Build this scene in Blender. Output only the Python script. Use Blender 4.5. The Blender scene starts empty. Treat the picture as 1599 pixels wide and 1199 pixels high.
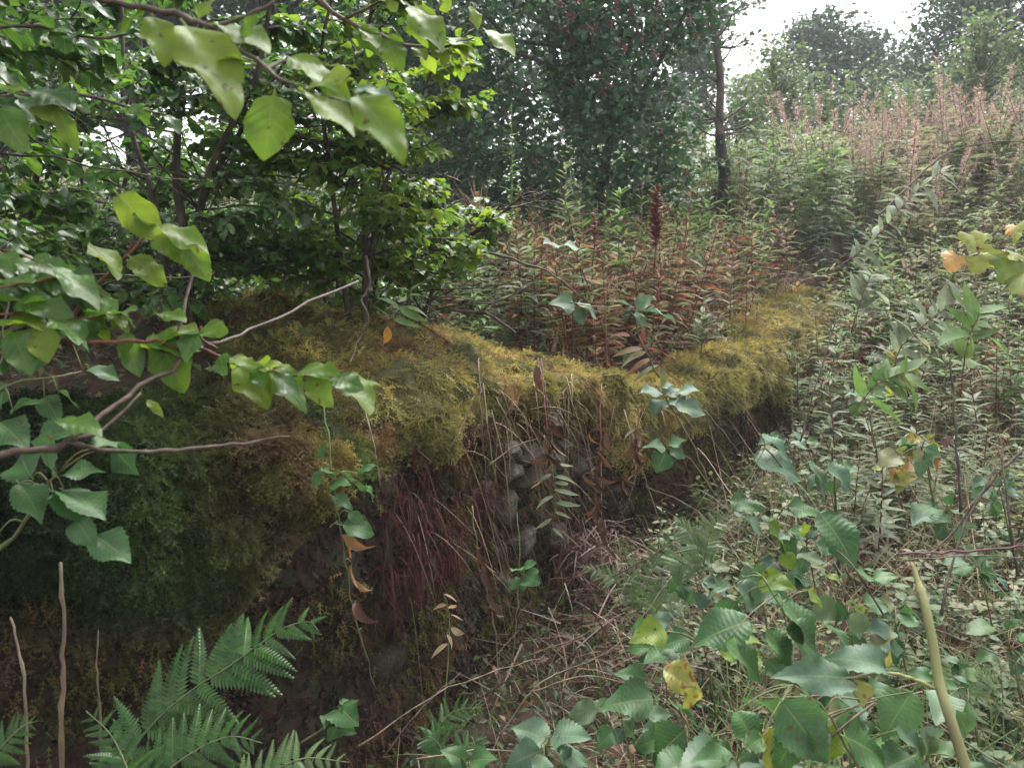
import bpy, math
import numpy as np
from mathutils import Matrix, Vector

# ------------------------------------------------------------------ camera, sky, sun, exposure
S = bpy.context.scene
COL = S.collection
CAM_Z, PITCH, FPX = 1.55, math.radians(10), 1208.0
cam = bpy.data.cameras.new('camera')
cam_o = bpy.data.objects.new('camera', cam); COL.objects.link(cam_o)
cam_o.location = (0, 0, CAM_Z); cam_o.rotation_euler = (math.radians(90) - PITCH, 0, 0)
cam.sensor_width = 36; cam.lens = 36 * FPX / 1599
cam.clip_start = 0.02; cam.clip_end = 600
cam.dof.use_dof = True; cam.dof.focus_distance = 2.6; cam.dof.aperture_fstop = 7.0
S.camera = cam_o
SUN_EL, SUN_AZ = math.radians(58), math.radians(18)        # azimuth measured from +Y towards +X
W_ = bpy.data.worlds.new('World'); S.world = W_; W_.use_nodes = True
nt = W_.node_tree; nt.nodes.clear()
sky = nt.nodes.new('ShaderNodeTexSky'); sky.sky_type = 'NISHITA'; sky.sun_disc = False
sky.sun_elevation = SUN_EL; sky.sun_rotation = SUN_AZ; sky.dust_density = 4.0; sky.air_density = 1.0
hs = nt.nodes.new('ShaderNodeHueSaturation'); hs.inputs['Saturation'].default_value = 0.22
bg = nt.nodes.new('ShaderNodeBackground'); bg.inputs['Strength'].default_value = 0.15
wo = nt.nodes.new('ShaderNodeOutputWorld')
nt.links.new(sky.outputs[0], hs.inputs['Color']); nt.links.new(hs.outputs[0], bg.inputs[0]); nt.links.new(bg.outputs[0], wo.inputs[0])
sun = bpy.data.lights.new('sun', 'SUN'); sun.energy = 1.5; sun.angle = math.radians(40); sun.color = (1, .97, .92)
sun_o = bpy.data.objects.new('sun', sun); COL.objects.link(sun_o)
sd = Vector((math.sin(SUN_AZ) * math.cos(SUN_EL), math.cos(SUN_AZ) * math.cos(SUN_EL), math.sin(SUN_EL)))
sun_o.rotation_euler = sd.to_track_quat('Z', 'Y').to_euler(); sun_o.location = (6, 8, 12)
vs = S.view_settings
vs.view_transform = 'Standard'; vs.look = 'None'; vs.exposure = 1.8; vs.gamma = 1; vs.use_curve_mapping = False
S.cycles.max_bounces = 8; S.cycles.diffuse_bounces = 4; S.cycles.transmission_bounces = 4; S.cycles.transparent_max_bounces = 4
S.cycles.use_denoising = True; S.cycles.sample_clamp_indirect = 2.0; S.cycles.adaptive_threshold = .005

# ------------------------------------------------------------------ helpers
RG = np.random.default_rng(7)
cp, sp_ = math.cos(PITCH), math.sin(PITCH)
def at(px, py, d):
    "world point that the photograph shows at pixel (px, py), d metres deep"
    x, v = (px - 800) / FPX, (600 - py) / FPX
    return np.array([d * x, d * (cp + sp_ * v), CAM_Z + d * (-sp_ + cp * v)])
def proj(P):
    P = np.atleast_2d(P); q = P - np.array([0, 0, CAM_Z])
    d = q[:, 1] * cp - q[:, 2] * sp_; u = q[:, 1] * sp_ + q[:, 2] * cp
    dd = np.where(np.abs(d) < 1e-4, 1e-4, d)
    return 800 + FPX * q[:, 0] / dd, 600 - FPX * u / dd, d
def norm(v): return v / np.maximum(np.linalg.norm(v, axis=-1, keepdims=True), 1e-9)
def vnoise(p, seed=0):
    p = np.asarray(p, float); i = np.floor(p).astype(np.int64); f = p - i; f = f * f * (3 - 2 * f)
    def h(a, b, c):
        n = (a * 374761393 + b * 668265263 + c * 1274126177 + seed * 974711) & 0xffffffff
        n = ((n ^ (n >> 13)) * 1274126177) & 0xffffffff
        return ((n ^ (n >> 16)) & 0xffff) / 65535.0
    x, y, z = i[..., 0], i[..., 1], i[..., 2]; fx, fy, fz = f[..., 0], f[..., 1], f[..., 2]
    L = lambda a, b, t: a + (b - a) * t
    return L(L(L(h(x, y, z), h(x+1, y, z), fx), L(h(x, y+1, z), h(x+1, y+1, z), fx), fy),
             L(L(h(x, y, z+1), h(x+1, y, z+1), fx), L(h(x, y+1, z+1), h(x+1, y+1, z+1), fx), fy), fz)
def fbm(p, seed=0, o=3):
    p = np.asarray(p, float); a, s, t = 1.0, 0.0, 0.0
    for k in range(o): s = s + a * vnoise(p * 2 ** k, seed + k); t += a; a *= .5
    return s / t
def sstep(a, b, x): t = np.clip((x - a) / (b - a), 0, 1); return t * t * (3 - 2 * t)

class MB:
    "collects triangles of one mesh"
    def __init__(s): s.v, s.f, s.u, s.c, s.n = [], [], [], [], 0
    def add(s, v, f, uv=None, col=None):
        v = np.asarray(v, np.float32).reshape(-1, 3); f = np.asarray(f, np.int64).reshape(-1, 3)
        s.v.append(v); s.f.append(f + s.n); s.n += len(v)
        s.u.append(np.zeros((len(v), 2), np.float32) if uv is None else np.asarray(uv, np.float32).reshape(-1, 2))
        s.c.append(np.ones((len(v), 3), np.float32) if col is None else np.broadcast_to(np.asarray(col, np.float32), (len(v), 3)))
    def mesh(s, name, mat):
        me = bpy.data.meshes.new(name)
        if s.n == 0: return me
        v, f, u, c = np.concatenate(s.v), np.concatenate(s.f), np.concatenate(s.u), np.concatenate(s.c)
        me.vertices.add(len(v)); me.vertices.foreach_set('co', v.ravel())
        me.loops.add(f.size); me.loops.foreach_set('vertex_index', f.ravel().astype(np.int32))
        me.polygons.add(len(f)); me.polygons.foreach_set('loop_start', np.arange(0, f.size, 3, dtype=np.int32))
        ul = me.uv_layers.new(name='uv'); ul.uv.foreach_set('vector', u[f.ravel()].ravel())
        ca = me.color_attributes.new('tint', 'FLOAT_COLOR', 'POINT')
        ca.data.foreach_set('color', np.concatenate([c, np.ones((len(c), 1), np.float32)], 1).ravel())
        me.update(calc_edges=True); me.materials.append(mat)
        return me
    def build(s, name, mat, parent=None, origin=(0, 0, 0)):
        o = bpy.data.objects.new(name, s.mesh(name, mat)); COL.objects.link(o)
        o.location = origin
        if parent is not None: o.parent = parent
        return o
def rel(o_mb, base):
    for k in range(len(o_mb.v)): o_mb.v[k] = (o_mb.v[k] - np.asarray(base)).astype(np.float32)
    return o_mb
def tag(o, label=None, cat=None, group=None, kind=None):
    if label: o['label'] = label
    if cat: o['category'] = cat
    if group: o['group'] = group
    if kind: o['kind'] = kind
    return o
def empty(name, loc, label, cat, group=None):
    o = bpy.data.objects.new(name, None); COL.objects.link(o); o.location = loc; o.empty_display_size = .1
    return tag(o, label, cat, group)
def basis(d, up, roll=None):
    "frames (N,3,3), columns x, d, z"
    d = norm(np.atleast_2d(d)); up = np.broadcast_to(up, d.shape)
    x = np.cross(d, up); bad = np.linalg.norm(x, axis=1) < 1e-3; x[bad] = np.cross(d[bad], [1, .3, .1]); x = norm(x)
    z = np.cross(x, d)
    if roll is not None:
        c, s = np.cos(roll)[:, None], np.sin(roll)[:, None]; x, z = c * x + s * z, -s * x + c * z
    return np.stack([x, d, z], 2)
def scatter(mb, T, R, P, sc, col=None):
    v, f, uv = T; N = len(P)
    sc = np.asarray(sc, float)
    if sc.ndim == 1: sc = np.repeat(sc[:, None], 3, 1)
    vv = np.einsum('nij,nvj->nvi', R, v[None] * sc[:, None, :]) + np.asarray(P)[:, None, :]
    ff = f[None] + (np.arange(N) * len(v))[:, None, None]
    cc = None if col is None else np.repeat(col, len(v), 0)
    mb.add(vv, ff, np.tile(uv, (N, 1)), cc)
def tube(mb, pts, rad, n=5, col=None, cap=True):
    p = np.asarray(pts, float); K = len(p); r = np.broadcast_to(np.asarray(rad, float), (K,))
    t = norm(np.gradient(p, axis=0)); R = basis(t, np.array([.13, .21, .97]) if abs(t[0][2]) < .9 else np.array([.97, .2, .1]))
    a = np.arange(n) * 2 * math.pi / n
    v = p[:, None, :] + r[:, None, None] * (np.cos(a)[None, :, None] * R[:, None, :, 0] + np.sin(a)[None, :, None] * R[:, None, :, 2])
    i = np.arange(K - 1)[:, None] * n; j = np.arange(n)[None]; k = (j + 1) % n
    q = [np.stack([i + j, i + k, i + n + k], -1).reshape(-1, 3), np.stack([i + j, i + n + k, i + n + j], -1).reshape(-1, 3)]
    v = v.reshape(-1, 3); f = np.concatenate(q)
    if cap:
        v = np.concatenate([v, p[-1:] + t[-1:] * r[-1], p[:1]]); m = K * n
        jj = np.arange(n); kk = (jj + 1) % n
        f = np.concatenate([f, np.stack([(K-1)*n + jj, (K-1)*n + kk, np.full(n, m)], -1), np.stack([kk, jj, np.full(n, m + 1)], -1)])
    ln = np.concatenate([[0], np.cumsum(np.linalg.norm(np.diff(p, axis=0), axis=1))])
    uv = np.concatenate([np.stack(np.broadcast_arrays(a[None] / 6.283, ln[:, None]), -1).reshape(-1, 2)] + ([np.zeros((2, 2))] if cap else []))
    mb.add(v, f, uv, col)
def smooth(pts, m=4):
    "Catmull-Rom through the points; any number of columns"
    p = np.asarray(pts, float); q = np.concatenate([2 * p[:1] - p[1:2], p, 2 * p[-1:] - p[-2:-1]])
    out = []
    for i in range(len(p) - 1):
        a, b, c, d = q[i:i + 4]
        for t in np.arange(m) / m:
            out.append(.5 * (2 * b + (c - a) * t + (2*a - 5*b + 4*c - d) * t*t + (3*b - a - 3*c + d) * t**3))
    out.append(p[-1]); return np.array(out)
def blades(mb, P, D, L, Wd, bend, rng, K=4, col=None, up=np.array([0, 0, 1.])):
    "grass blades: N ribbons that start along D and sag"
    N = len(P); D = norm(D); side = norm(np.cross(D, up + rng.normal(0, .4, (N, 3))))
    t = np.linspace(0, 1, K + 1)
    c = P[:, None] + D[:, None] * (L[:, None] * t)[..., None] + np.array([0, 0, -1.]) * (bend * L)[:, None, None] * (t ** 2)[None, :, None]
    w = Wd[:, None] * np.clip(1.05 - t ** 1.5, .08, 1)[None]
    v = np.stack([c - side[:, None] * w[..., None], c + side[:, None] * w[..., None]], 2).reshape(N, -1, 3)
    i = np.arange(K) * 2
    f = np.concatenate([np.stack([i, i + 1, i + 3], 1), np.stack([i, i + 3, i + 2], 1)])
    ff = f[None] + (np.arange(N) * 2 * (K + 1))[:, None, None]
    uv = np.tile(np.stack([np.tile([0, 1], K + 1), np.repeat(t, 2)], 1), (N, 1))
    mb.add(v, ff, uv, None if col is None else np.repeat(col, 2 * (K + 1), 0))

# ---- leaf templates: base at the origin, tip at +Y, normal +Z
def leaf_t(nl, nw, prof, fold=.25, arch=.2, wave=0., wf=9., serr=0., ns=9, vein=0., twist=0., stalk=0., droop=0., ph=0., scal=0.):
    v = np.linspace(0, 1, nl + 1); u = np.linspace(-1, 1, 2 * nw + 1)
    V, U = np.meshgrid(v, u, indexing='ij'); w = prof(V) + .004
    if scal: w = w * (1 + scal * np.sin(V * 17 + ph * 2 + np.sign(U) * 1.2))
    if serr: w = w * (1 + serr * np.where(np.abs(U) > .99, ((V * ns) % 1) - .5, 0))
    x = U * w; y = V + 0 * U
    if serr: y = y + np.where(np.abs(U) > .99, .02, 0)
    z = fold * np.abs(U) * w - arch * V ** 2 + wave * np.sin(V * wf + ph + U * 1.3) * np.abs(U) ** 1.5 * w * 2 - droop * (U * w) ** 2 * 4
    if vein: z = z + vein * np.cos((V - np.abs(U) * .28) * ns * 2 * math.pi) * w * np.clip(np.abs(U) * 3, 0, 1)
    if twist:
        a = twist * V; x, z = x * np.cos(a) - z * np.sin(a), x * np.sin(a) + z * np.cos(a)
    P = np.stack([x, y, z], -1).reshape(-1, 3); m = 2 * nw + 1
    i = (np.arange(nl)[:, None] * m + np.arange(m - 1)[None]).ravel()
    f = np.concatenate([np.stack([i, i + 1, i + m + 1], 1), np.stack([i, i + m + 1, i + m], 1)])
    uv = np.stack([U * .5 + .5, V], -1).reshape(-1, 2)
    if stalk:
        k = len(P); sw = .014
        P = np.concatenate([P, [[-sw, -stalk, .05 * stalk], [sw, -stalk, .05 * stalk], [sw, .02, 0], [-sw, .02, 0]]])
        f = np.concatenate([f, [[k, k+1, k+2], [k, k+2, k+3]]]); uv = np.concatenate([uv, np.full((4, 2), .5)])
    return P.astype(np.float32), f, uv.astype(np.float32)
ovate = lambda w, p=.38: (lambda V: w * np.sin(math.pi * np.clip(V, 0, 1) ** (math.log(.5) / math.log(p))) ** .8 * (1 - .45 * V ** 3))
round_ = lambda w, p=.44: (lambda V: w * np.sin(math.pi * np.clip(V, 0, 1) ** (math.log(.5) / math.log(p))) ** .68 * (1 - .2 * V ** 4))
lance = lambda w: (lambda V: w * np.sin(math.pi * np.clip(V, 0, 1) ** .75) ** .9)
DOG = [leaf_t(10, 2, round_(.32), .22, .30, .16, 9, scal=.09, ph=k * 1.7, stalk=.16, twist=[.25, -.3, .1, -.1][k]) for k in range(4)]
DOG_L = [leaf_t(6, 1, round_(.31), .25, .30, .16, 9, scal=.09, ph=k * 2, stalk=.16, twist=[.3, -.3][k]) for k in range(2)]
DOG_BIG = [leaf_t(24, 4, round_(.34), .12, .26, .12, 9, vein=.03, ns=6, scal=.07, ph=k * 2.1, stalk=.12, twist=[.3, -.35, .1][k]) for k in range(3)]
BRAM = [leaf_t(48, 4, ovate(.39, .36), .18, .24, .16, 7, serr=.17, ns=12, vein=.014, ph=k * 2.2, stalk=.1, twist=[.15, -.2, 0][k]) for k in range(3)]
BRAM_L = [leaf_t(12, 2, ovate(.34, .40), .22, .18, .12, 8, serr=.16, ns=6, ph=k * 2.2, stalk=.1, twist=[.2, -.2][k]) for k in range(2)]
WIL = [leaf_t(6, 1, lance(.085), .3, .35, .03, 6, twist=[.5, -.4, 0][k], ph=k) for k in range(3)]
WIL_L = [leaf_t(3, 1, lance(.095), .3, .4, twist=[.4, -.4][k]) for k in range(2)]
NET = [leaf_t(5, 1, ovate(.27, .36), .3, .25, .1, 8, serr=.2, ns=2.5, ph=k * 2, stalk=.12) for k in range(2)]
CURL = [leaf_t(8, 1, lance(.15), .8, .5, .12, 9, twist=[2.2, -1.6][k], ph=k) for k in range(2)]
TINY = [leaf_t(2, 1, ovate(.3, .4), .3, .25, ph=k) for k in range(2)]

# ------------------------------------------------------------------ materials
def ramp(nt_, cols):
    r = nt_.nodes.new('ShaderNodeValToRGB'); e = r.color_ramp.elements
    n = len(cols)
    while len(e) < n: e.new(.5)
    for k, c in enumerate(cols): e[k].position = k / max(1, n - 1); e[k].color = (*c, 1)
    return r
def leaf_mat(name, cols, rough=.38, trans=.30, veins=0., spots=0., spotcol=(.12, .05, .015), spec=.5, bump=.0, tint=False):
    m = bpy.data.materials.new(name); m.use_nodes = True; t = m.node_tree; N, L = t.nodes, t.links
    b = N['Principled BSDF']; out = N['Material Output']
    geo = N.new('ShaderNodeNewGeometry'); oi = N.new('ShaderNodeObjectInfo')
    ad = N.new('ShaderNodeMath'); ad.operation = 'ADD'; L.new(geo.outputs['Random Per Island'], ad.inputs[0]); L.new(oi.outputs['Random'], ad.inputs[1])
    fr = N.new('ShaderNodeMath'); fr.operation = 'FRACT'; L.new(ad.outputs[0], fr.inputs[0])
    r = ramp(t, cols); L.new(fr.outputs[0], r.inputs[0]); c = r.outputs[0]
    tc = N.new('ShaderNodeTexCoord')
    nz = N.new('ShaderNodeTexNoise'); nz.inputs['Scale'].default_value = 3.0; nz.inputs['Detail'].default_value = 4
    ml = N.new('ShaderNodeMapping'); L.new(geo.outputs['Position'], ml.inputs[0]); ml.inputs['Scale'].default_value = (9, 9, 9); L.new(ml.outputs[0], nz.inputs['Vector'])
    mr = N.new('ShaderNodeMapRange'); L.new(nz.outputs[0], mr.inputs[0]); mr.inputs[1].default_value = .3; mr.inputs[2].default_value = .7; mr.inputs[3].default_value = .72; mr.inputs[4].default_value = 1.28
    mx = N.new('ShaderNodeMix'); mx.data_type = 'RGBA'; mx.blend_type = 'MULTIPLY'; mx.inputs['Factor'].default_value = 1
    L.new(c, mx.inputs['A']); L.new(mr.outputs[0], mx.inputs['B']); c = mx.outputs['Result']
    if tint:
        at_ = N.new('ShaderNodeAttribute'); at_.attribute_name = 'tint'
        m2 = N.new('ShaderNodeMix'); m2.data_type = 'RGBA'; m2.blend_type = 'MULTIPLY'; m2.inputs['Factor'].default_value = 1
        L.new(c, m2.inputs['A']); L.new(at_.outputs['Color'], m2.inputs['B']); c = m2.outputs['Result']
    if veins:
        uv = N.new('ShaderNodeSeparateXYZ'); L.new(tc.outputs['UV'], uv.inputs[0])
        def M(op, a, b_=None):
            n = N.new('ShaderNodeMath'); n.operation = op
            for k, q in enumerate((a, b_)):
                if q is None: continue
                if isinstance(q, (int, float)): n.inputs[k].default_value = q
                else: L.new(q, n.inputs[k])
            return n.outputs[0]
        au = M('ABSOLUTE', M('SUBTRACT', uv.outputs[0], .5))                    # 0..0.5 from the midrib
        mid = M('LESS_THAN', au, .018)
        ph = M('FRACT', M('MULTIPLY', M('SUBTRACT', uv.outputs[1], M('MULTIPLY', au, .56)), veins))
        sec = M('MULTIPLY', M('GREATER_THAN', ph, .88), .55)
        vv = M('MAXIMUM', mid, sec)
        m3 = N.new('ShaderNodeMix'); m3.data_type = 'RGBA'; L.new(M('MULTIPLY', vv, .6), m3.inputs['Factor']); L.new(c, m3.inputs['A'])
        m3.inputs['B'].default_value = (.16, .22, .06, 1); c = m3.outputs['Result']
        bp = N.new('ShaderNodeBump'); bp.inputs['Strength'].default_value = .3; bp.inputs['Distance'].default_value = .0015
        L.new(M('SUBTRACT', 1, vv), bp.inputs['Height']); L.new(bp.outputs[0], b.inputs['Normal'])
    if spots:
        n2 = N.new('ShaderNodeTexNoise'); n2.inputs['Scale'].default_value = 1; n2.inputs['Detail'].default_value = 3
        m5 = N.new('ShaderNodeMapping'); L.new(geo.outputs['Position'], m5.inputs[0]); m5.inputs['Scale'].default_value = (70, 70, 70); L.new(m5.outputs[0], n2.inputs['Vector'])
        r2 = N.new('ShaderNodeMapRange'); L.new(n2.outputs[0], r2.inputs[0]); r2.inputs[1].default_value = .74 - spots * .2; r2.inputs[2].default_value = .80 - spots * .2
        m4 = N.new('ShaderNodeMix'); m4.data_type = 'RGBA'; L.new(r2.outputs[0], m4.inputs['Factor']); L.new(c, m4.inputs['A']); m4.inputs['B'].default_value = (*spotcol, 1); c = m4.outputs['Result']
    L.new(c, b.inputs['Base Color']); b.inputs['Roughness'].default_value = rough; b.inputs['Specular IOR Level'].default_value = spec
    if trans:
        tr = N.new('ShaderNodeBsdfTranslucent'); hv = N.new('ShaderNodeHueSaturation'); hv.inputs['Value'].default_value = 1.7; hv.inputs['Saturation'].default_value = 1.05; hv.inputs['Hue'].default_value = .49
        L.new(c, hv.inputs['Color']); L.new(hv.outputs[0], tr.inputs[0])
        ms = N.new('ShaderNodeMixShader'); ms.inputs[0].default_value = trans; L.new(b.outputs[0], ms.inputs[1]); L.new(tr.outputs[0], ms.inputs[2]); L.new(ms.outputs[0], out.inputs[0])
    return m
def solid_mat(name, cols, scale=20., rough=.8, bump=.5, bdist=.01, tint=False, spec=.3, stretch=(1, 1, 1), detail=6):
    m = bpy.data.materials.new(name); m.use_nodes = True; t = m.node_tree; N, L = t.nodes, t.links
    b = N['Principled BSDF']; tc = N.new('ShaderNodeNewGeometry'); oi = N.new('ShaderNodeObjectInfo')
    mp = N.new('ShaderNodeMapping'); mp.inputs['Scale'].default_value = stretch; L.new(tc.outputs['Position'], mp.inputs[0])
    nz = N.new('ShaderNodeTexNoise'); nz.inputs['Scale'].default_value = scale; nz.inputs['Detail'].default_value = detail; L.new(mp.outputs[0], nz.inputs['Vector'])
    mr = N.new('ShaderNodeMapRange'); L.new(nz.outputs[0], mr.inputs[0]); mr.inputs[1].default_value = .28; mr.inputs[2].default_value = .72
    jit = N.new('ShaderNodeMath'); jit.operation = 'MULTIPLY_ADD'; L.new(oi.outputs['Random'], jit.inputs[0]); jit.inputs[1].default_value = .3
    L.new(mr.outputs[0], jit.inputs[2])
    sb = N.new('ShaderNodeMath'); sb.operation = 'SUBTRACT'; L.new(jit.outputs[0], sb.inputs[0]); sb.inputs[1].default_value = .15
    r = ramp(t, cols); L.new(sb.outputs[0], r.inputs[0]); c = r.outputs[0]
    if tint:
        a = N.new('ShaderNodeAttribute'); a.attribute_name = 'tint'
        mx = N.new('ShaderNodeMix'); mx.data_type = 'RGBA'; mx.blend_type = 'MULTIPLY'; mx.inputs['Factor'].default_value = 1
        L.new(c, mx.inputs['A']); L.new(a.outputs['Color'], mx.inputs['B']); c = mx.outputs['Result']
    L.new(c, b.inputs['Base Color']); b.inputs['Roughness'].default_value = rough; b.inputs['Specular IOR Level'].default_value = spec
    if bump:
        n2 = N.new('ShaderNodeTexNoise'); n2.inputs['Scale'].default_value = scale * 2.5; n2.inputs['Detail'].default_value = 8; L.new(mp.outputs[0], n2.inputs['Vector'])
        bp = N.new('ShaderNodeBump'); bp.inputs['Strength'].default_value = bump; bp.inputs['Distance'].default_value = bdist
        L.new(n2.outputs[0], bp.inputs['Height']); L.new(bp.outputs[0], b.inputs['Normal'])
    return m
M = {}
M['soil'] = solid_mat('dark_soil', [(.012, .008, .006), (.035, .022, .014), (.055, .035, .02), (.03, .035, .012)], 9, .95, .8, .02)
M['wall_soil'] = solid_mat('wall_soil', [(.006, .005, .005), (.024, .014, .011), (.046, .027, .02), (.028, .028, .015), (.06, .052, .035)], 12, .95, .9, .02)
M['stone'] = solid_mat('mossy_stone', [(.018, .015, .012), (.065, .052, .042), (.045, .044, .026), (.10, .086, .072), (.05, .038, .03)], 30, .85, .9, .012)
M['dark_stone'] = solid_mat('buried_stone', [(.014, .011, .009), (.04, .03, .024), (.03, .03, .016), (.05, .04, .03), (.035, .025, .02)], 18, .95, .9, .012)
M['pale_stone'] = solid_mat('lichen_stone', [(.03, .025, .02), (.10, .09, .08), (.24, .23, .21), (.07, .05, .04)], 40, .85, .8, .01)
M['moss'] = leaf_mat('moss', [(.8, .85, .8), (1, 1, 1), (1.15, 1.05, .9)], .75, .25, spec=.2, tint=True)
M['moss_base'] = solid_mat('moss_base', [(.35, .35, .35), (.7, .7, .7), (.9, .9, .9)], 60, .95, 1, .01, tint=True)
M['bark'] = solid_mat('shrub_bark', [(.02, .016, .012), (.06, .045, .032), (.11, .09, .07)], 40, .75, .6, .004, stretch=(1, 1, .25))
M['bark_dark'] = solid_mat('dark_bark', [(.012, .010, .009), (.035, .028, .022), (.07, .06, .05)], 22, .8, .8, .01, stretch=(1, 1, .3))
M['bark_grey'] = solid_mat('grey_bark', [(.05, .035, .026), (.11, .085, .065), (.19, .15, .12)], 18, .8, .7, .008, stretch=(1, 1, .4))
M['twig'] = solid_mat('twig', [(.03, .02, .014), (.075, .05, .036), (.14, .11, .085)], 60, .55, .3, .002)
M['red_twig'] = solid_mat('red_twig', [(.06, .025, .015), (.15, .06, .03), (.20, .10, .05)], 60, .5, .3, .002)
M['dog'] = leaf_mat('dogwood_leaf', [(.040, .098, .016), (.058, .132, .02), (.082, .165, .024), (.055, .13, .03)], .34, .45, veins=5.)
M['dog_lime'] = leaf_mat('lime_dogwood_leaf', [(.08, .155, .018), (.12, .20, .022), (.155, .22, .028), (.09, .17, .02)], .42, .5, veins=5., spots=.5, spotcol=(.07, .045, .015), spec=.28)  # natural variation, with light painted in: lime at lit edge, dark at left
M['dog_dark'] = leaf_mat('dark_dogwood_leaf', [(.028, .078, .018), (.042, .105, .022), (.056, .125, .026)], .32, .40, veins=5.)
M['bram'] = leaf_mat('bramble_leaf', [(.03, .085, .026), (.045, .115, .032), (.06, .135, .042), (.038, .10, .036)], .5, .28, veins=10., spots=.42, spotcol=(.09, .05, .018), spec=.35)
M['bram_grey'] = leaf_mat('greyish_bramble_leaf', [(.06, .115, .07), (.08, .14, .085), (.10, .155, .085)], .52, .24, veins=9., spots=.3, spec=.35)
M['bram_yel'] = leaf_mat('yellowing_leaf', [(.25, .26, .05), (.32, .30, .07), (.20, .24, .05)], .45, .35, veins=10., spots=.8, spotcol=(.2, .10, .03))
M['wil'] = leaf_mat('willowherb_leaf', [(.09, .12, .045), (.12, .155, .06), (.15, .18, .085), (.19, .19, .09), (.12, .15, .075), (.15, .17, .08)], .6, .44, spec=.2)
M['wil_sil'] = leaf_mat('silver_willowherb_leaf', [(.13, .17, .10), (.16, .20, .12), (.20, .23, .15), (.13, .16, .09), (.19, .20, .12)], .58, .42, spec=.25)
M['wil_grn'] = leaf_mat('green_willowherb_leaf', [(.085, .155, .045), (.11, .19, .055), (.14, .21, .075)], .55, .44, spec=.25)
M['wil_red'] = leaf_mat('reddening_leaf', [(.17, .055, .035), (.12, .042, .03), (.22, .12, .05), (.18, .17, .07), (.12, .15, .06), (.20, .19, .10), (.17, .17, .08), (.14, .05, .035)], .6, .4, spec=.2)
M['stem_red'] = solid_mat('red_stem', [(.07, .018, .014), (.15, .04, .028), (.21, .075, .05)], 40, .55, .2, .002)
M['stem_grn'] = solid_mat('green_stem', [(.06, .09, .03), (.11, .14, .05), (.16, .16, .07)], 30, .5, .2, .002)
M['fluff'] = leaf_mat('seed_fluff', [(.34, .25, .20), (.42, .33, .27), (.32, .21, .17), (.40, .34, .27)], .8, .35, spec=.1)
M['dry'] = leaf_mat('dry_grass', [(.16, .11, .06), (.26, .20, .12), (.36, .29, .19), (.12, .07, .04), (.22, .15, .09)], .6, .2, spec=.25)
M['grass'] = leaf_mat('grass_blade', [(.05, .11, .025), (.08, .16, .04), (.13, .20, .07), (.20, .22, .10)], .4, .3)
M['root'] = leaf_mat('red_root', [(.05, .010, .016), (.08, .016, .022), (.10, .036, .026), (.06, .022, .018), (.08, .05, .032)], .7, .1, spec=.2)
M['brown'] = leaf_mat('dead_leaf', [(.07, .032, .017), (.12, .06, .028), (.17, .09, .042), (.06, .03, .02), (.22, .12, .045)], .55, .2)
M['bracken'] = leaf_mat('dead_bracken', [(.045, .018, .012), (.08, .036, .022), (.12, .07, .042), (.06, .026, .016)], .6, .15)
M['rust'] = leaf_mat('rusty_seed', [(.17, .055, .04), (.21, .085, .06), (.13, .04, .03)], .7, .15)
M['fern'] = leaf_mat('fern_pinna', [(.026, .075, .012), (.038, .10, .015), (.052, .12, .02)], .38, .34)
M['fern_pale'] = leaf_mat('pale_fern_pinna', [(.09, .15, .05), (.12, .18, .07), (.08, .16, .04)], .42, .34)
M['herb'] = leaf_mat('herb_leaf', [(.05, .11, .035), (.075, .14, .05), (.11, .165, .065), (.15, .165, .075), (.18, .17, .08), (.07, .12, .045)], .5, .34, spec=.35)
M['cover'] = leaf_mat('cover_leaf', [(.05, .10, .03), (.09, .13, .05), (.12, .14, .06), (.15, .16, .08), (.14, .09, .045), (.07, .12, .05)], .6, .28, spec=.25)
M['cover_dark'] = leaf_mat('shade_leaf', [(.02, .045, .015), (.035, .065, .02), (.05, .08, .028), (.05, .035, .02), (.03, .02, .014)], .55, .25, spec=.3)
M['haw'] = leaf_mat('hawthorn_leaf', [(.024, .066, .026), (.036, .09, .034), (.054, .115, .045), (.032, .08, .034)], .42, .25)
M['berry'] = solid_mat('red_berry', [(.09, .008, .012), (.14, .010, .014), (.20, .018, .018)], 30, .3, 0, spec=.5)
M['oak'] = leaf_mat('oak_leaf', [(.016, .042, .018), (.026, .060, .022), (.04, .08, .03), (.022, .05, .024)], .5, .25)
M['ash'] = leaf_mat('ash_leaf', [(.06, .11, .04), (.085, .14, .055), (.11, .16, .06), (.13, .15, .055)], .45, .35)
M['maple'] = leaf_mat('sycamore_leaf', [(.16, .20, .03), (.22, .25, .04), (.26, .27, .05), (.12, .18, .03)], .42, .38, spots=.25, spotcol=(.35, .15, .02))
M['maple_or'] = leaf_mat('orange_sycamore_leaf', [(.42, .22, .05), (.36, .26, .09)], .5, .3, spots=.4)
M['cane'] = solid_mat('pale_cane', [(.06, .045, .028), (.14, .105, .065), (.23, .185, .12)], 30, .6, .3, .002, stretch=(1, 1, .3))
M['stalk'] = solid_mat('pale_stalk', [(.15, .16, .05), (.20, .21, .075), (.25, .25, .11), (.16, .14, .06)], 9, .5, .2, .003, stretch=(1, 1, .4))
M['bramcane'] = solid_mat('bramble_cane', [(.07, .10, .03), (.12, .13, .05), (.14, .07, .04)], 14, .5, .2, .002)
M['purple'] = solid_mat('purple_cane', [(.06, .02, .035), (.11, .04, .055), (.15, .07, .08)], 14, .5, .2, .002)

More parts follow.
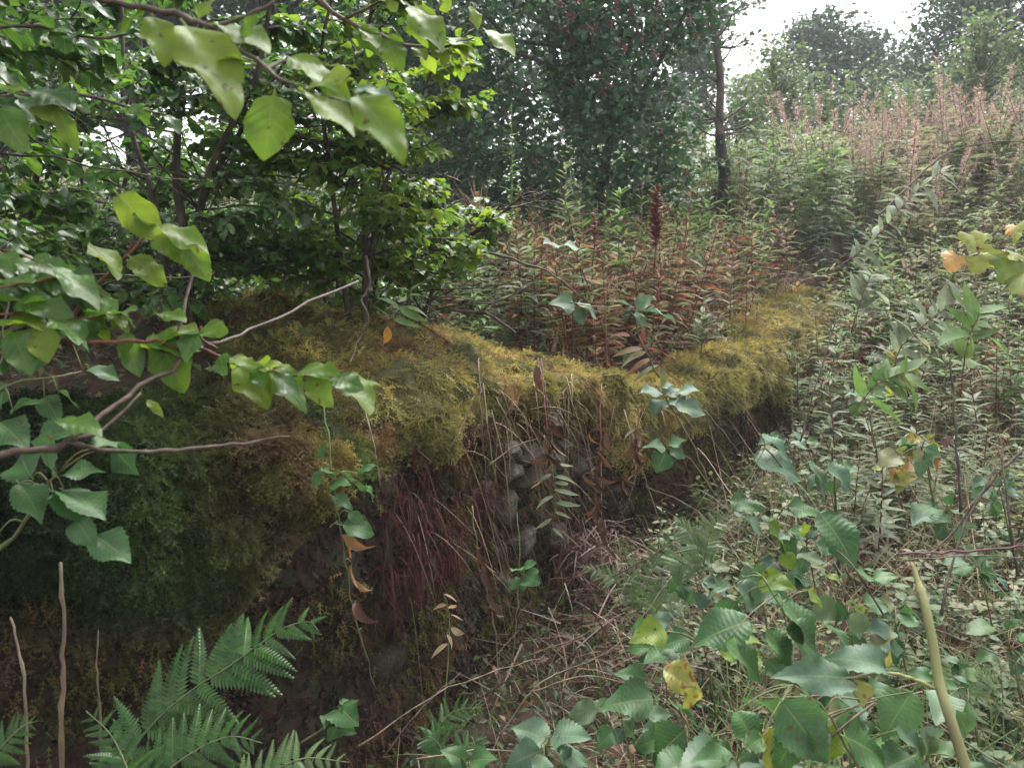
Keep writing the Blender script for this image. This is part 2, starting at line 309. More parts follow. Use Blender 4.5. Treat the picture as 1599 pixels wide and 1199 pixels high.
# ------------------------------------------------------------------ the lie of the land
WP = np.array([(-3.4, .35), (-2.4, .75), (-1.7, 1.2), (-.99, 1.6), (-.8, 1.75), (-.58, 1.95), (-.36, 2.2), (-.05, 2.85), (.23, 3.4), (.5, 3.7), (.78, 4.0), (1.57, 5.0), (2.8, 7.0), (4.0, 8.8)])
WL = smooth(WP, 6)
WS = np.concatenate([[0], np.cumsum(np.linalg.norm(np.diff(WL, axis=0), axis=1))])
WT = norm(np.gradient(WL, axis=0)); WN = np.stack([WT[:, 1], -WT[:, 0]], 1)      # front normal
def wall_at(s):
    s = np.asarray(s, float); f = lambda a: np.interp(s, WS, a)
    return np.stack([f(WL[:, 0]), f(WL[:, 1])], -1), norm(np.stack([f(WN[:, 0]), f(WN[:, 1])], -1)), norm(np.stack([f(WT[:, 0]), f(WT[:, 1])], -1))
_wpx = 800 + FPX * WL[:, 0] / np.maximum(WL[:, 1], .05)
_k = np.argmax(WL[:, 1] > 1.0)
def s_px(px): return float(np.interp(px, _wpx[_k:], WS[_k:]))
def wdist(x, y):
    "signed distance to the wall line: positive behind it; and the arc length of the foot point"
    p = np.stack([np.ravel(x), np.ravel(y)], 1); a, b = WL[:-1], WL[1:]; e = b - a
    best = np.full(len(p), 1e9); sg = np.ones(len(p)); ss = np.zeros(len(p))
    for k in range(len(a)):
        q = p - a[k]; t = np.clip(q @ e[k] / (e[k] @ e[k]), 0, 1); r = q - t[:, None] * e[k]; d = np.hypot(r[:, 0], r[:, 1])
        c = e[k][0] * q[:, 1] - e[k][1] * q[:, 0]; m = d < best - 1e-9
        best[m] = d[m]; sg[m] = np.where(c[m] >= 0, 1, -1); ss[m] = WS[k] + t[m] * (WS[k + 1] - WS[k])
    return (best * sg).reshape(np.shape(x)), ss.reshape(np.shape(x))
_sx = np.array([-200, 60, 300, 480, 560, 620, 700, 800, 880, 960, 1040, 1180, 1280, 1345]); _ss = np.array([s_px(p) for p in _sx])
ztop = lambda s: np.interp(s, _ss, [1.02, 1.02, 1.04, 1.02, .99, 1.0, 1.0, .98, .94, .86, .76, .84, 1.0, 1.2])
def z_up(x, y, s, ds):
    rise = np.interp(s, [s_px(300), s_px(700), s_px(900), s_px(1040)], [.12, .46, .22, .06])
    base = ztop(s) + rise * (1 - np.exp(-np.maximum(ds, 0) / .8))
    return base + 2.3 * (1 - np.exp(-np.maximum(y - np.maximum(4, np.interp(s, WS, WL[:, 1])), 0) / 13)) * sstep(0, 2.5, ds) + .07 * np.maximum(x - 1.5, 0) * sstep(0, 2, ds)
def z_low(x, y):
    s = np.maximum(0, (x - .5) * .6 + (y - 2) * .8)
    return .02 + .018 * s ** 2
def terrain(x, y):
    x, y = np.asarray(x, float), np.asarray(y, float)
    ds, s = wdist(x, y)
    lo = z_low(x, y)
    hill = .95 + 2.3 * (1 - np.exp(-np.maximum(y - 4, 0) / 13)) + .07 * np.clip(x - 1.5, 0, 12)
    up = np.where(y < 9.5, z_up(x, y, s, ds), hill) if True else hill
    w9 = sstep(7.5, 9.5, y); up = z_up(x, y, s, ds) * (1 - w9) + hill * w9
    lo = np.minimum(lo, hill) ; lo = lo + (hill - lo) * sstep(8, 11, y)
    k = sstep(.10, .32, ds)
    z = lo * (1 - k) + up * k
    z = z + .05 * (vnoise(np.stack([x * 1.3, y * 1.3, 0 * x], -1), 3) - .5) * np.clip(np.abs(ds), 0, 1)
    return z
gx = np.concatenate([-np.geomspace(150, 4.2, 26), np.arange(-4, 8.01, .11), np.geomspace(8.3, 150, 30)])
gy = np.concatenate([-np.geomspace(30, 1.2, 10), np.arange(-1, 10.01, .11), np.geomspace(10.3, 320, 40)])
X, Y = np.meshgrid(gx, gy, indexing='ij'); Z = terrain(X, Y)
i = (np.arange(len(gx) - 1)[:, None] * len(gy) + np.arange(len(gy) - 1)[None]).ravel(); n_ = len(gy)
g = MB(); g.add(np.stack([X, Y, Z], -1), np.concatenate([np.stack([i, i + n_, i + n_ + 1], 1), np.stack([i, i + n_ + 1, i + 1], 1)]))
tag(g.build('ground', M['soil']), kind='structure')

# ------------------------------------------------------------------ ruined stone wall
wroot = empty('stone_wall', (*wall_at(s_px(700))[0], 0), 'ruined dry stone retaining wall, dark and half buried, under the moss', 'wall')
WB = np.array([*wall_at(s_px(700))[0], 0])
ss = np.arange(s_px(-100) - .6, WS[-1], .02); zz = np.linspace(-.15, 1.0, 64)
SS, ZZ = np.meshgrid(ss, zz, indexing='ij'); p, n, t = wall_at(SS)
ztp = ztop(SS); ZR = z_low(p[..., 0], p[..., 1]) - .1 + (ZZ + .15) / 1.15 * (ztp - .05 - z_low(p[..., 0], p[..., 1]) + .1)
P3 = np.concatenate([p, ZR[..., None]], -1)
batter = lambda s, u: (.07 * (1 - np.clip(u, 0, 1)) ** 1.3 + .0) * np.interp(s, [s_px(400), s_px(560), s_px(940), s_px(1000)], [.6, 1, 1, .5])
off = batter(SS, (ZZ + .15) / 1.15) + .17 * (fbm(P3 * 6, 5, 6) - .5) + .05 * (fbm(P3 * 26, 12, 3) - .5) + .10 * (fbm(P3 * 1.7, 9, 2) - .5)
P3[..., :2] += n * off[..., None]; n_ = len(zz); i = (np.arange(len(ss) - 1)[:, None] * n_ + np.arange(n_ - 1)[None]).ravel()
c = MB(); c.add(P3, np.concatenate([np.stack([i, i + n_, i + n_ + 1], 1), np.stack([i, i + n_ + 1, i + 1], 1)]))
rel(c, WB).build('earth_core', M['wall_soil'], wroot)
def rock_t(seed, sub=6):
    "rounded, faceted field stone in a unit box"
    r = np.random.default_rng(seed); a = np.linspace(-1, 1, sub); vs_, fs, k = [], [], 0
    for ax in range(3):
        for sg in (-1, 1):
            U, V = np.meshgrid(a, a, indexing='ij'); q = np.zeros((sub, sub, 3)); q[..., ax] = sg; q[..., (ax + 1) % 3] = U; q[..., (ax + 2) % 3] = V * sg
            i = (np.arange(sub - 1)[:, None] * sub + np.arange(sub - 1)[None]).ravel() + k
            fs.append(np.concatenate([np.stack([i, i + sub, i + sub + 1], 1), np.stack([i, i + sub + 1, i + 1], 1)])); vs_.append(q.reshape(-1, 3)); k += sub * sub
    v = np.concatenate(vs_); f = np.concatenate(fs)
    ln = (np.abs(v) ** 8).sum(1) ** .125; v = v / ln[:, None]
    for _ in range(9):                                                # knock flat facets off the corners
        d = norm(r.normal(0, 1, 3)); h = r.uniform(.72, 1.05); e = np.maximum(v @ d - h, 0); v = v - e[:, None] * d
    nz_ = fbm(v * 1.6 + seed * 7.3, seed, 3) - .5
    v = v * (1 + .32 * nz_[:, None])
    key = np.round(np.concatenate(vs_) * 50).astype(int); _, first, inv = np.unique(key, axis=0, return_index=True, return_inverse=True)
    return v[first], inv.ravel()[f], np.zeros((len(first), 2))
rocks = []
for k in range(9):
    mb = MB(); mb.add(*rock_t(k + 1)); rocks.append(mb)
rock_me = [mb.mesh('stone', M['stone']) for mb in rocks]; [me_.shade_flat() for me_ in rock_me]; dark_me = [mb.mesh('stone', M['dark_stone']) for mb in rocks]; pale_me = [rocks[k].mesh('stone', M['pale_stone']) for k in (1, 4)]
def stone(P, nrm, size, me, tilt=0.):
    o = bpy.data.objects.new('stone', me); COL.objects.link(o); o.parent = wroot
    tng = np.array([-nrm[1], nrm[0], 0]); m = Matrix(((tng[0], nrm[0], 0), (tng[1], nrm[1], 0), (0, 0, 1))).to_4x4()
    o.matrix_basis = Matrix.Translation(Vector(P - WB)) @ m @ Matrix.Rotation(tilt, 4, 'Y') @ Matrix.Diagonal((*size, 1))
    return o
r_ = np.random.default_rng(21)
s_end = s_px(1250); zrow = 0; row = 0
while zrow < .92:
    h = r_.uniform(.035, .075) ; s = s_px(250) + r_.uniform(0, .2)
    while s < s_end:
        w = r_.uniform(.05, .15); s += w
        pxs = float(np.interp(s, WS, _wpx)); p, n, t = wall_at(s)
        zb = float(z_low(p[0], p[1])); zt = float(ztop(s))
        z = zb + (zrow + h) ; 
        if z < zt - .05 and r_.random() < .85:
            deep = -.155 + r_.uniform(-.05, .045) + float(batter(s, zrow / .95))
            if 730 < pxs < 905 and .42 < zrow < .85: deep += .10             # the bare stones under the moss
            if 560 < pxs < 735 and zrow > .45: deep -= .03
            stone(np.array([*(p + n * deep), z]), n, (w * .95, .13, h * .93), dark_me[r_.integers(9)], r_.normal(0, .14))
        s += w
    zrow += 2 * h * .98
for px, py, w, h, t_ in [(775, 742, 34, 15, .05), (838, 735, 30, 22, -.25), (808, 706, 26, 13, .1), (862, 700, 22, 14, .2), (770, 705, 20, 13, -.1), (760, 800, 32, 26, .15), (822, 800, 24, 34, .1), (866, 785, 20, 22, -.1), (792, 858, 34, 22, 0), (850, 850, 26, 24, .2), (735, 770, 16, 18, .1), (905, 740, 20, 24, 0), (700, 870, 40, 26, .1), (640, 900, 36, 24, -.1), (760, 930, 36, 22, .05), (845, 660, 26, 12, .1)]:
    sw = s_px(px); p, n, t = wall_at(sw); dw = p[1] * cp + .1; k = dw / FPX; q = at(px, py, dw); q[:2] = p + n * (.005 if px < 720 else .03)
    stone(q, n, (w * k * 1.0, .07, h * k), rock_me[(px + py) % 9], t_)
for (px, py, d, sz) in [(488, 888, 2.16, .034), (352, 868, 1.86, .016)]:
    stone(at(px, py, d), np.array([.5, -.86, 0]), (sz, sz * .8, sz * .9), pale_me[0], .3)
# thin wiry moss and rootlets clinging to the face
def face_pts(N, px0, px1, r, zlo=0., zhi=1.):
    s = r.uniform(s_px(px0), s_px(px1), N); u = r.uniform(zlo, zhi, N); p, n, t = wall_at(s)
    zb = z_low(p[:, 0], p[:, 1]); z = zb + u * (ztop(s) - zb)
    return s, u, np.concatenate([p, z[:, None]], 1), np.concatenate([n, 0 * z[:, None]], 1), np.concatenate([t, 0 * z[:, None]], 1)
# moss fronds: a stem with two rows of side shoots
def frond_t(k=4, bl=.26):
    ys = np.linspace(0, 1, k + 1); z = -.25 * ys ** 2
    w = .045 * (1 - ys * .8); v = [np.stack([-w, ys, z], 1), np.stack([w, ys, z], 1)]; v = np.concatenate(v); f = []
    for i in range(k): f += [[i, i + k + 1, i + k + 2], [i, i + k + 2, i + 1]]
    V = [v]; n = len(v)
    for i in range(k):
        y = ys[i] + .12; l = bl * (1 - .55 * ys[i])
        for sg in (-1, 1):
            V.append(np.array([[0, y - .06, -.25 * y * y], [0, y + .06, -.25 * y * y], [sg * l, y + l * .8, -.25 * y * y + .04 * (-1) ** i]]))
            f.append([n, n + 1, n + 2]); n += 3
    V = np.concatenate(V); return V, np.array(f), np.zeros((len(V), 2))
FROND = frond_t(); FROND_S = frond_t(2, .4)
MOSSC = dict(yellow=(.37, .315, .10), olive=(.20, .19, .06), green=(.06, .105, .028), dark=(.022, .036, .014), brown=(.155, .105, .055), gold=(.34, .29, .10), rust=(.17, .095, .05))
MC = {k: np.array(v) for k, v in MOSSC.items()}
def moss_cushion(label, px0, px1, back, hang, bulge, thick, colfn, N, flen, seed, edge=.12):
    r = np.random.default_rng(seed); s0, s1 = s_px(px0), s_px(px1)
    ns, nt2 = max(12, int((s1 - s0) / .02)), 46
    A = np.linspace(0, 1, ns); B = np.linspace(0, 1, nt2)
    f_ = lambda q, a: np.interp(a, np.linspace(0, 1, len(q)), q) if np.ndim(q) else np.full(np.shape(a), float(q))
    def pos(a, b, disp=True):
        s = s0 + a * (s1 - s0); p, n, t = wall_at(s); bk, hg, bu, th = f_(back, a), f_(hang, a), f_(bulge, a), f_(thick, a)
        ef = np.clip(np.minimum(a, 1 - a) / edge, 0, 1) ** .5
        q = np.clip(b / .55, 0, 1)                                    # 0 far behind the lip .. 1 lip
        dn = np.clip((b - .55) / .45, 0, 1)
        offb = np.where(b < .55, bk * (1 - q) - bu * .55 * q ** 6, -bu * .55 - bu * .45 * np.sin(np.minimum(dn * 2.2, 1.57)) + bu * 1.1 * np.maximum(dn - .55, 0))
        x = p[..., 0] - n[..., 0] * offb; y = p[..., 1] - n[..., 1] * offb
        zl = z_up(x, y, s, np.maximum(offb, 0)) + th * ef * np.sin(np.pi * np.clip(q * .82 + .1, 0, 1)) ** .7
        zlip = ztop(s) + th * ef * np.sin(np.pi * .92) ** .7
        rag = hg * (.82 + .5 * (vnoise(np.stack([s * 6, s * 0, s * 0 + seed], -1), seed) - .4)) * (.35 + .65 * ef)
        z = np.where(b < .55, zl, zlip - rag * dn)
        P = np.stack([x, y, z], -1)
        if disp:
            d = (fbm(P * 5.5, seed, 4) - .5) * .24 * np.clip(ef + .2, 0, 1)
            P = P + np.stack([n[..., 0], n[..., 1], 0 * d], -1) * (d * np.where(b > .45, 1, .2))[..., None] + np.stack([0 * d, 0 * d, d * np.where(b < .6, .8, .1)], -1)
        return P, n, s
    AA, BB = np.meshgrid(A, B, indexing='ij'); P, n, s = pos(AA, BB)
    j = (np.arange(ns - 1)[:, None] * nt2 + np.arange(nt2 - 1)[None]).ravel()
    f = np.concatenate([np.stack([j, j + 1, j + nt2 + 1], 1), np.stack([j, j + nt2 + 1, j + nt2], 1)])
    base = P[ns // 2, 25].copy()
    root = empty('moss_cushion', base, label, 'moss', 'moss cushions draped over the wall top')
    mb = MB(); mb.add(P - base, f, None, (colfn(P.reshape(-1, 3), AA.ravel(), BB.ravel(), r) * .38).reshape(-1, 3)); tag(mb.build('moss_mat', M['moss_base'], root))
    a, b = r.uniform(0, 1, N), r.uniform(.0, 1, N) ** .9
    P, n, s = pos(a, b); e = .01
    kp_ = r.random(N) < sstep(.30, .52, fbm(P * 9, seed + 70, 2) + .22 * (1 - sstep(.6, .95, b))); a, b = a[kp_], b[kp_]; N = len(a); P, n, s = pos(a, b)
    Pa = pos(np.clip(a + e, 0, 1), b)[0] - pos(np.clip(a - e, 0, 1), b)[0]; Pb = pos(a, np.clip(b + e, 0, 1))[0] - pos(a, np.clip(b - e, 0, 1))[0]
    nr = norm(np.cross(norm(Pb), norm(Pa))); nr = np.where(nr[:, 2:3] + (nr[:, :2] * n).sum(1, keepdims=True) < 0, -nr, nr)
    D = norm(norm(Pb) * .75 + nr * r.uniform(.2, .95, N)[:, None] + r.normal(0, .75, (N, 3)))
    lump = fbm(P * 14, seed + 4, 2)
    L = flen * r.uniform(.55, 1.25, N) * (1 + .5 * (b > .9))
    P = P + nr * (-.004 + .018 * (lump - .5))[:, None]
    col = colfn(P, a, b, r) * r.uniform(.7, 1.25, (N, 1)) * (.35 + 1.25 * lump[:, None])
    fm = MB(); scatter(fm, FROND, basis(D, nr, r.normal(0, .5, N)), P - base, L, col)
    tag(fm.build('moss_fronds', M['moss'], root), kind='stuff')
    return root
def mixc(w, a, b): return a * (1 - w[:, None]) + b * w[:, None]
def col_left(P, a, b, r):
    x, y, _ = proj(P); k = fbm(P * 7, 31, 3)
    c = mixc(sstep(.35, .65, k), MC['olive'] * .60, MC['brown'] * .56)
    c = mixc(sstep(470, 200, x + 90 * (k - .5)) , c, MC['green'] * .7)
    c = mixc(sstep(260, 60, x), c, MC['dark'] * .8); c = mixc(sstep(.72, .95, b) * .6, c, MC['dark'])  # shade of the lower left painted in: darker leftwards and downwards
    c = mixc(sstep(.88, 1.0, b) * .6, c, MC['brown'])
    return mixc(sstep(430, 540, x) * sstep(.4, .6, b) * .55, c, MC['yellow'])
def col_mid(P, a, b, r):
    k = fbm(P * 6, 33, 3); k2 = fbm(P * 10, 37, 2)
    c = mixc(sstep(.35, .62, k), MC['yellow'], MC['olive']); c = mixc(sstep(.56, .68, k2) * .8, c, MC['rust'] * 1.6)
    c = mixc(sstep(.68, .9, b), c, MC['olive'] * .8); c = mixc(sstep(.14, 0, a), c, MC['green'])
    c = mixc(sstep(.80, .93, a) * sstep(.3, .5, b) * .6, c, MC['brown'] * 1.3)
    return mixc(sstep(.25, .05, b) * .5, c, MC['green'])
def col_far(P, a, b, r):
    k = fbm(P * 4, 35, 3)
    c = mixc(sstep(.35, .6, k), MC['gold'], MC['olive'] * 1.2); return mixc(sstep(.75, 1, b) * .6, c, MC['olive'])
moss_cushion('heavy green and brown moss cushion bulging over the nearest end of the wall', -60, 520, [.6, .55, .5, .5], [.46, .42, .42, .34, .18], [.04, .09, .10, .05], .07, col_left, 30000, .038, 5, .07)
moss_cushion('domed yellow moss cushion on the middle of the wall above dark red roots', 505, 952, [.6, 1.15, 1.2, .7], [.09, .09, .07, .08, .20], [.03, .05, .04, .05], [.05, .07, .05], col_mid, 40000, .036, 6)
moss_cushion('narrow moss drape turning the wall corner beside the bare stones', 915, 1075, [.30, .16, .16, .22], [.34, .42, .38, .32], [.06, .09, .06], .05, col_far, 12000, .038, 8)
moss_cushion('golden moss cushion overhanging the wall beyond the corner', 1050, 1192, [.22, .36, .42], [.28, .22, .30], [.08, .14, .10], .08, col_far, 14000, .044, 9)
moss_cushion('farthest golden moss cushion at the vanishing end of the wall', 1186, 1300, [.30, .6, .5], [.4, .45, .5], [.10, .15, .08], .10, col_far, 12000, .055, 10)

r_ = np.random.default_rng(50)
fm = MB(); N = 62000; s, u, P, n, t = face_pts(N, -160, 1250, r_, .0, .95)
k = fbm(P * 3.2, 61, 3); keep = r_.random(N) < sstep(.30, .58, k); P, n, k, u = P[keep], n[keep], k[keep], u[keep]; N = len(P)
P = P + n * (batter(s[keep], u) + .17 * (fbm(P * 6, 5, 6) - .5) + .10 * (fbm(P * 1.7, 9, 2) - .5) + r_.uniform(-.01, .03, N))[:, None]
D = norm(n * .5 + np.array([0, 0, -.8]) + r_.normal(0, .6, (N, 3)))
kk = fbm(P * 5, 63, 2)[:, None]; col = np.where(kk < .5, MC['brown'] * .75, MC['olive'] * .6) * r_.uniform(.4, 1.1, (N, 1)); col = np.where((r_.random((N, 1)) < .12), MC['rust'] * .9, col)
scatter(fm, FROND, basis(D, n, r_.normal(0, .8, N)), P - WB, r_.uniform(.02, .045, N), col); tag(fm.build('thin_face_moss', M['moss'], wroot), kind='stuff')
cb = MB(); N = 15000; s, u, P, n, t = face_pts(N, -160, 1200, r_, .0, .95)
P = P + n * (batter(s, u) + .17 * (fbm(P * 6, 5, 6) - .5) + .10 * (fbm(P * 1.7, 9, 2) - .5) + r_.uniform(-.004, .008, N))[:, None]
oc = np.array([[1, 0, 0], [-1, .1, 0], [0, 1, .2], [.1, -1, 0], [0, .2, 1], [0, 0, -1.]]), np.array([[0, 2, 4], [2, 1, 4], [1, 3, 4], [3, 0, 4], [2, 0, 5], [1, 2, 5], [3, 1, 5], [0, 3, 5]]), np.zeros((6, 2))
scatter(cb, oc, basis(r_.normal(0, 1, (N, 3)), np.array([0, 0, 1.]) + r_.normal(0, .5, (N, 3))), P - WB, .003 + .018 * r_.random((N, 3)) ** 2.5); tag(cb.build('earth_crumbs', M['wall_soil'], wroot), kind='stuff')
rt = MB(); N = 2600
s, u, P, n, t = face_pts(N, 550, 745, r_, .50, .97); kp_ = r_.random(N) < sstep(.42, .6, fbm(P * 11, 77, 2)) * .75; s, u, P, n = s[kp_], u[kp_], P[kp_], n[kp_]; N = len(s); P = P + n * (.07 + .17 * (fbm(P * 6, 5, 6) - .5) + r_.uniform(-.03, .03, N))[:, None]
D = np.array([0, 0, -1.]) + r_.normal(0, .55, (N, 3)) + n * .15
blades(rt, P - WB, D, r_.uniform(.02, .10, N), r_.uniform(.0008, .0026, N), r_.uniform(0, .9, N), r_, 5)
tag(rt.build('red_rootlets', M['root'], wroot), kind='stuff')

# ------------------------------------------------------------------ plant builders
def tmesh(name, T, mat):
    mb = MB(); mb.add(*T); return mb.mesh(name, mat)
LM = {}
def leaf_meshes(key, Ts, mat, name='leaf'):
    k = (key, mat)
    if k not in LM: LM[k] = [tmesh(name, T, M[mat]) for T in Ts]
    return LM[k]
def put(name, me, parent, F, pos, sc):
    "one part: frame F (3x3 columns), position relative to its parent, scale xyz"
    o = bpy.data.objects.new(name, me); COL.objects.link(o); o.parent = parent
    m = Matrix.Identity(4)
    for r in range(3):
        for c_ in range(3): m[r][c_] = float(F[r, c_]) * float(sc[c_])
        m[r][3] = float(pos[r])
    o.matrix_basis = m; return o
def aimed_leaf(parent, base, b, tip, me, wide=1., hint=None, rng=RG, name='leaf'):
    d = tip - b; L = np.linalg.norm(d)
    if hint is None: hint = np.array([0, -.55, 1.0]) + rng.normal(0, .25, 3)
    F = basis(d[None], np.asarray(hint, float)[None])[0]
    return put(name, me, parent, F, b - base, (L * wide, L, L))
def wander(p, d, L, k, rng, amp=.12, arch=0.):
    pts = [np.asarray(p, float)]; d = norm(np.asarray(d, float))
    for i in range(k):
        d = norm(d + rng.normal(0, amp, 3) + np.array([0, 0, -arch / k])); pts.append(pts[-1] + d * L / k)
    return np.array(pts)

def shrub(label, stems, mats, blen, bstep, seed, keep=None, nobj=300, name='dogwood_shrub', lsize=(.045, .072), bstart=.2, up=.35, group='dogwood shrubs above the wall', dens=1., leafT=DOG_L, objT=DOG, barkmat='bark'):
    r = np.random.default_rng(seed); base = stems[0][0][:3].copy(); root = empty(name, base, label, 'shrub', group)
    LP, LD, LU, LS = [], [], [], []
    tw = MB()
    for st in stems:
        st = smooth(st, 4); mb = MB(); tube(mb, st[:, :3] - base, st[:, 3], 6); mb.build('stem', M[barkmat], root)
        ln = np.concatenate([[0], np.cumsum(np.linalg.norm(np.diff(st[:, :3], axis=0), axis=1))]); s = ln[-1] * bstart
        while s < ln[-1]:
            p = np.array([np.interp(s, ln, st[:, k]) for k in range(3)]); q = s / ln[-1]
            az = r.uniform(0, 6.283); L = blen * r.uniform(.6, 1.2) * (1.1 - .5 * q)
            br = wander(p, [math.cos(az), math.sin(az), up + .5 * q * r.random()], L, 6, r, .16, .35)
            tube(tw, br - base, np.linspace(.005, .0018, 7), 4)
            bl = smooth(br, 3)
            for k in range(3, len(bl), 2):
                dirb = norm(bl[k] - bl[k - 1])
                for sg in (-1, 1):
                    if r.random() > .8 * dens: continue
                    sd_ = norm(np.cross(dirb, [0, 0, 1])) * sg; tl = L * r.uniform(.18, .42)
                    t_ = wander(bl[k], dirb * .7 + sd_ * .8 + [0, 0, r.normal(.1, .2)], tl, 3, r, .15, .2)
                    tube(tw, t_ - base, [.002, .0016, .0013, .001], 3, cap=False)
                    m = max(2, int(tl / .035))
                    for a in np.linspace(.25, 1, m):
                        x = a * 3; i = min(int(x), 2); pp = t_[i] + (t_[i + 1] - t_[i]) * (x - i); td = norm(t_[i + 1] - t_[i])
                        sv = norm(np.cross(td, [r.normal(0, .3), r.normal(0, .3), 1]))
                        for s2 in (-1, 1):
                            LP.append(pp); LD.append(td * .6 + sv * s2 * .9 + [0, 0, -.25]); LU.append([r.normal(0, .35), r.normal(0, .35), 1]); LS.append(r.uniform(*lsize) * (1 - .3 * (a > .9)))
                    LP.append(t_[-1]); LD.append(norm(t_[-1] - t_[-2]) + [0, 0, -.3]); LU.append([r.normal(0, .3), r.normal(0, .3), 1]); LS.append(r.uniform(*lsize) * .8)
            s += bstep * r.uniform(.7, 1.3)
    for st in stems:                                                    # bare thin shoots inside the shrub
        q = smooth(st, 4)[:, :3]
        for _ in range(9):
            a = q[r.integers(1, max(2, len(q) * 2 // 3))]; tube(tw, wander(a, [r.normal(0, 1), r.normal(0, .6), r.normal(.25, .5)], r.uniform(.25, .7), 7, r, .14, .1) - base, np.linspace(.0035, .0012, 8), 4)
    tag(tw.build('branches', M[barkmat], root), kind='stuff')
    P, D, U, Sz = map(np.array, (LP, LD, LU, LS))
    px, py, d = proj(P)
    if keep is not None:
        kp = keep(px, py, d); P, D, U, Sz, px, py, d = P[kp], D[kp], U[kp], Sz[kp], px[kp], py[kp], d[kp]
    R = basis(D, U); inf = (px > -10) & (px < 1610) & (py > -10) & (py < 1210) & (d > .1)
    order = np.argsort(np.where(inf, d, 1e6) * r.uniform(.8, 1.25, len(d))); no = min(nobj, int(inf.sum())); sel = order[:no]; rest = order[no:]
    for i in sel:
        mt = mats[r.integers(len(mats))]; ms = leaf_meshes('o' + name, objT, mt)
        put('leaf', ms[r.integers(len(ms))], root, R[i], P[i] - base, (Sz[i],) * 3)
    for j, mt in enumerate(mats):
        q = rest[j::len(mats)]; mb = MB()
        for k, T in enumerate(leafT): w = q[k::len(leafT)]; scatter(mb, T, R[w], P[w] - base, Sz[w])
        if mb.n: tag(mb.build('foliage', M[mt], root), kind='stuff')
    return root

def tree(name, label, trunk, blobs, nl, lsize, mat, bark, seed, group=None, cl=14, spread=.3, droop=-.2, T=TINY, limbs=True, rb=None):
    "trunk polyline with radii; blobs = ellipsoids (centre, radii) that the crown fills with leaf sprays"
    r = np.random.default_rng(seed); trunk = smooth(trunk, 4); base = trunk[0][:3].copy(); root = empty(name, base, label, 'tree', group)
    mb = MB(); tube(mb, trunk[:, :3] - base, trunk[:, 3], 8)
    mb.build('trunk', M[bark], root)
    vol = np.array([np.prod(b[1]) ** .67 for b in blobs]); Ps = []
    lm = MB()
    for b, v in zip(blobs, vol / vol.sum()):
        c0, rd = np.array(b[0]), np.array(b[1]); m = max(3, int(nl * v / cl))
        q = norm(r.normal(0, 1, (m, 3))) * (r.uniform(.25, 1, (m, 1)) ** .5); cen = c0 + q * rd
        lf = cen[:, None] + r.normal(0, spread, (m, cl, 3)) * np.array([1, 1, .55]); Ps.append(lf.reshape(-1, 3))
        if limbs:
            k = int(np.argmin(np.linalg.norm(trunk[:, :3] - (c0 - [0, 0, rd[2] * .8]), axis=1)))
            k = max(k, int(len(trunk) * .3))
            for e in cen[:: max(1, m // 9)]:
                a = trunk[k, :3]; mid = a * .5 + e * .5 + r.normal(0, .08, 3) * np.linalg.norm(e - a)
                rr = trunk[k, 3] * .45 if rb is None else rb
                tube(lm, smooth([a, mid, e], 4) - base, np.linspace(rr, rr * .2, 9), 4)
    if lm.n: lm.build('limbs', M[bark], root)
    P = np.concatenate(Ps); N = len(P); D = r.normal(0, 1, (N, 3)); D[:, 2] = D[:, 2] * .5 + droop
    cr = MB(); R = basis(D, np.array([0, 0, 1.]) + r.normal(0, .6, (N, 3)))
    for k, t_ in enumerate(T): scatter(cr, t_, R[k::len(T)], (P - base)[k::len(T)], lsize * r.uniform(.6, 1.3, N)[k::len(T)])
    tag(cr.build('crown', M[mat], root), kind='stuff')
    return root, P

# ------------------------------------------------------------------ trees far and near
def far_tree(name, label, px, d, py_top, py_bot, wpx, mat, seed, nl=5000, bark='bark_dark', ls=None, nb=9, sp=.1, group='trees along the skyline', zmin=None):
    c = at(px, (py_top + py_bot) / 2, d); k = d / FPX; hw, hh = wpx * k / 2, (py_bot - py_top) * k / 2; r = np.random.default_rng(seed)
    zb = float(terrain(c[0], c[1])) - .1
    tr = [[c[0] + hw * .05, c[1], zb, hw * .10 + .05], [c[0], c[1], (zb + c[2]) / 2, hw * .075 + .04], [c[0] - hw * .05, c[1], c[2] + hh * .3, hw * .03 + .02]]
    bl = [(c, (hw * .62, hw * .62, hh * .75))]
    for i in range(nb):
        a = i * 6.283 / nb + r.uniform(-.3, .3); q = r.uniform(.5, .75)
        bl.append((c + np.array([math.cos(a) * hw * q, r.uniform(-.5, .5) * hw, math.sin(a) * hh * q]), np.array([hw, hw, hh]) * r.uniform(.26, .42)))
    ls = ls or 9 * k
    return tree(name, label, tr, bl, nl, ls, mat, bark, seed, group, cl=16, spread=hw * sp)
far_tree('oak_tree', 'rounded dark oak standing alone against the white sky', 1300, 26, -4, 205, 205, 'oak', 101, 8000)
far_tree('oak_tree', 'tall dark oak rising above the right end of the skyline', 1575, 20, -130, 215, 350, 'oak', 102, 15000, nb=12)
far_tree('ash_tree', 'slim pale ash sapling in front of the tall dark oak', 1530, 13, 15, 300, 140, 'ash', 103, 3000, bark='stem_grn', nb=10, sp=.2)
far_tree('ash_tree', 'pale feathery young ash between the slender trunk and the rounded oak', 1215, 14, 70, 320, 130, 'ash', 104, 2600, bark='stem_grn', nb=10, sp=.2)
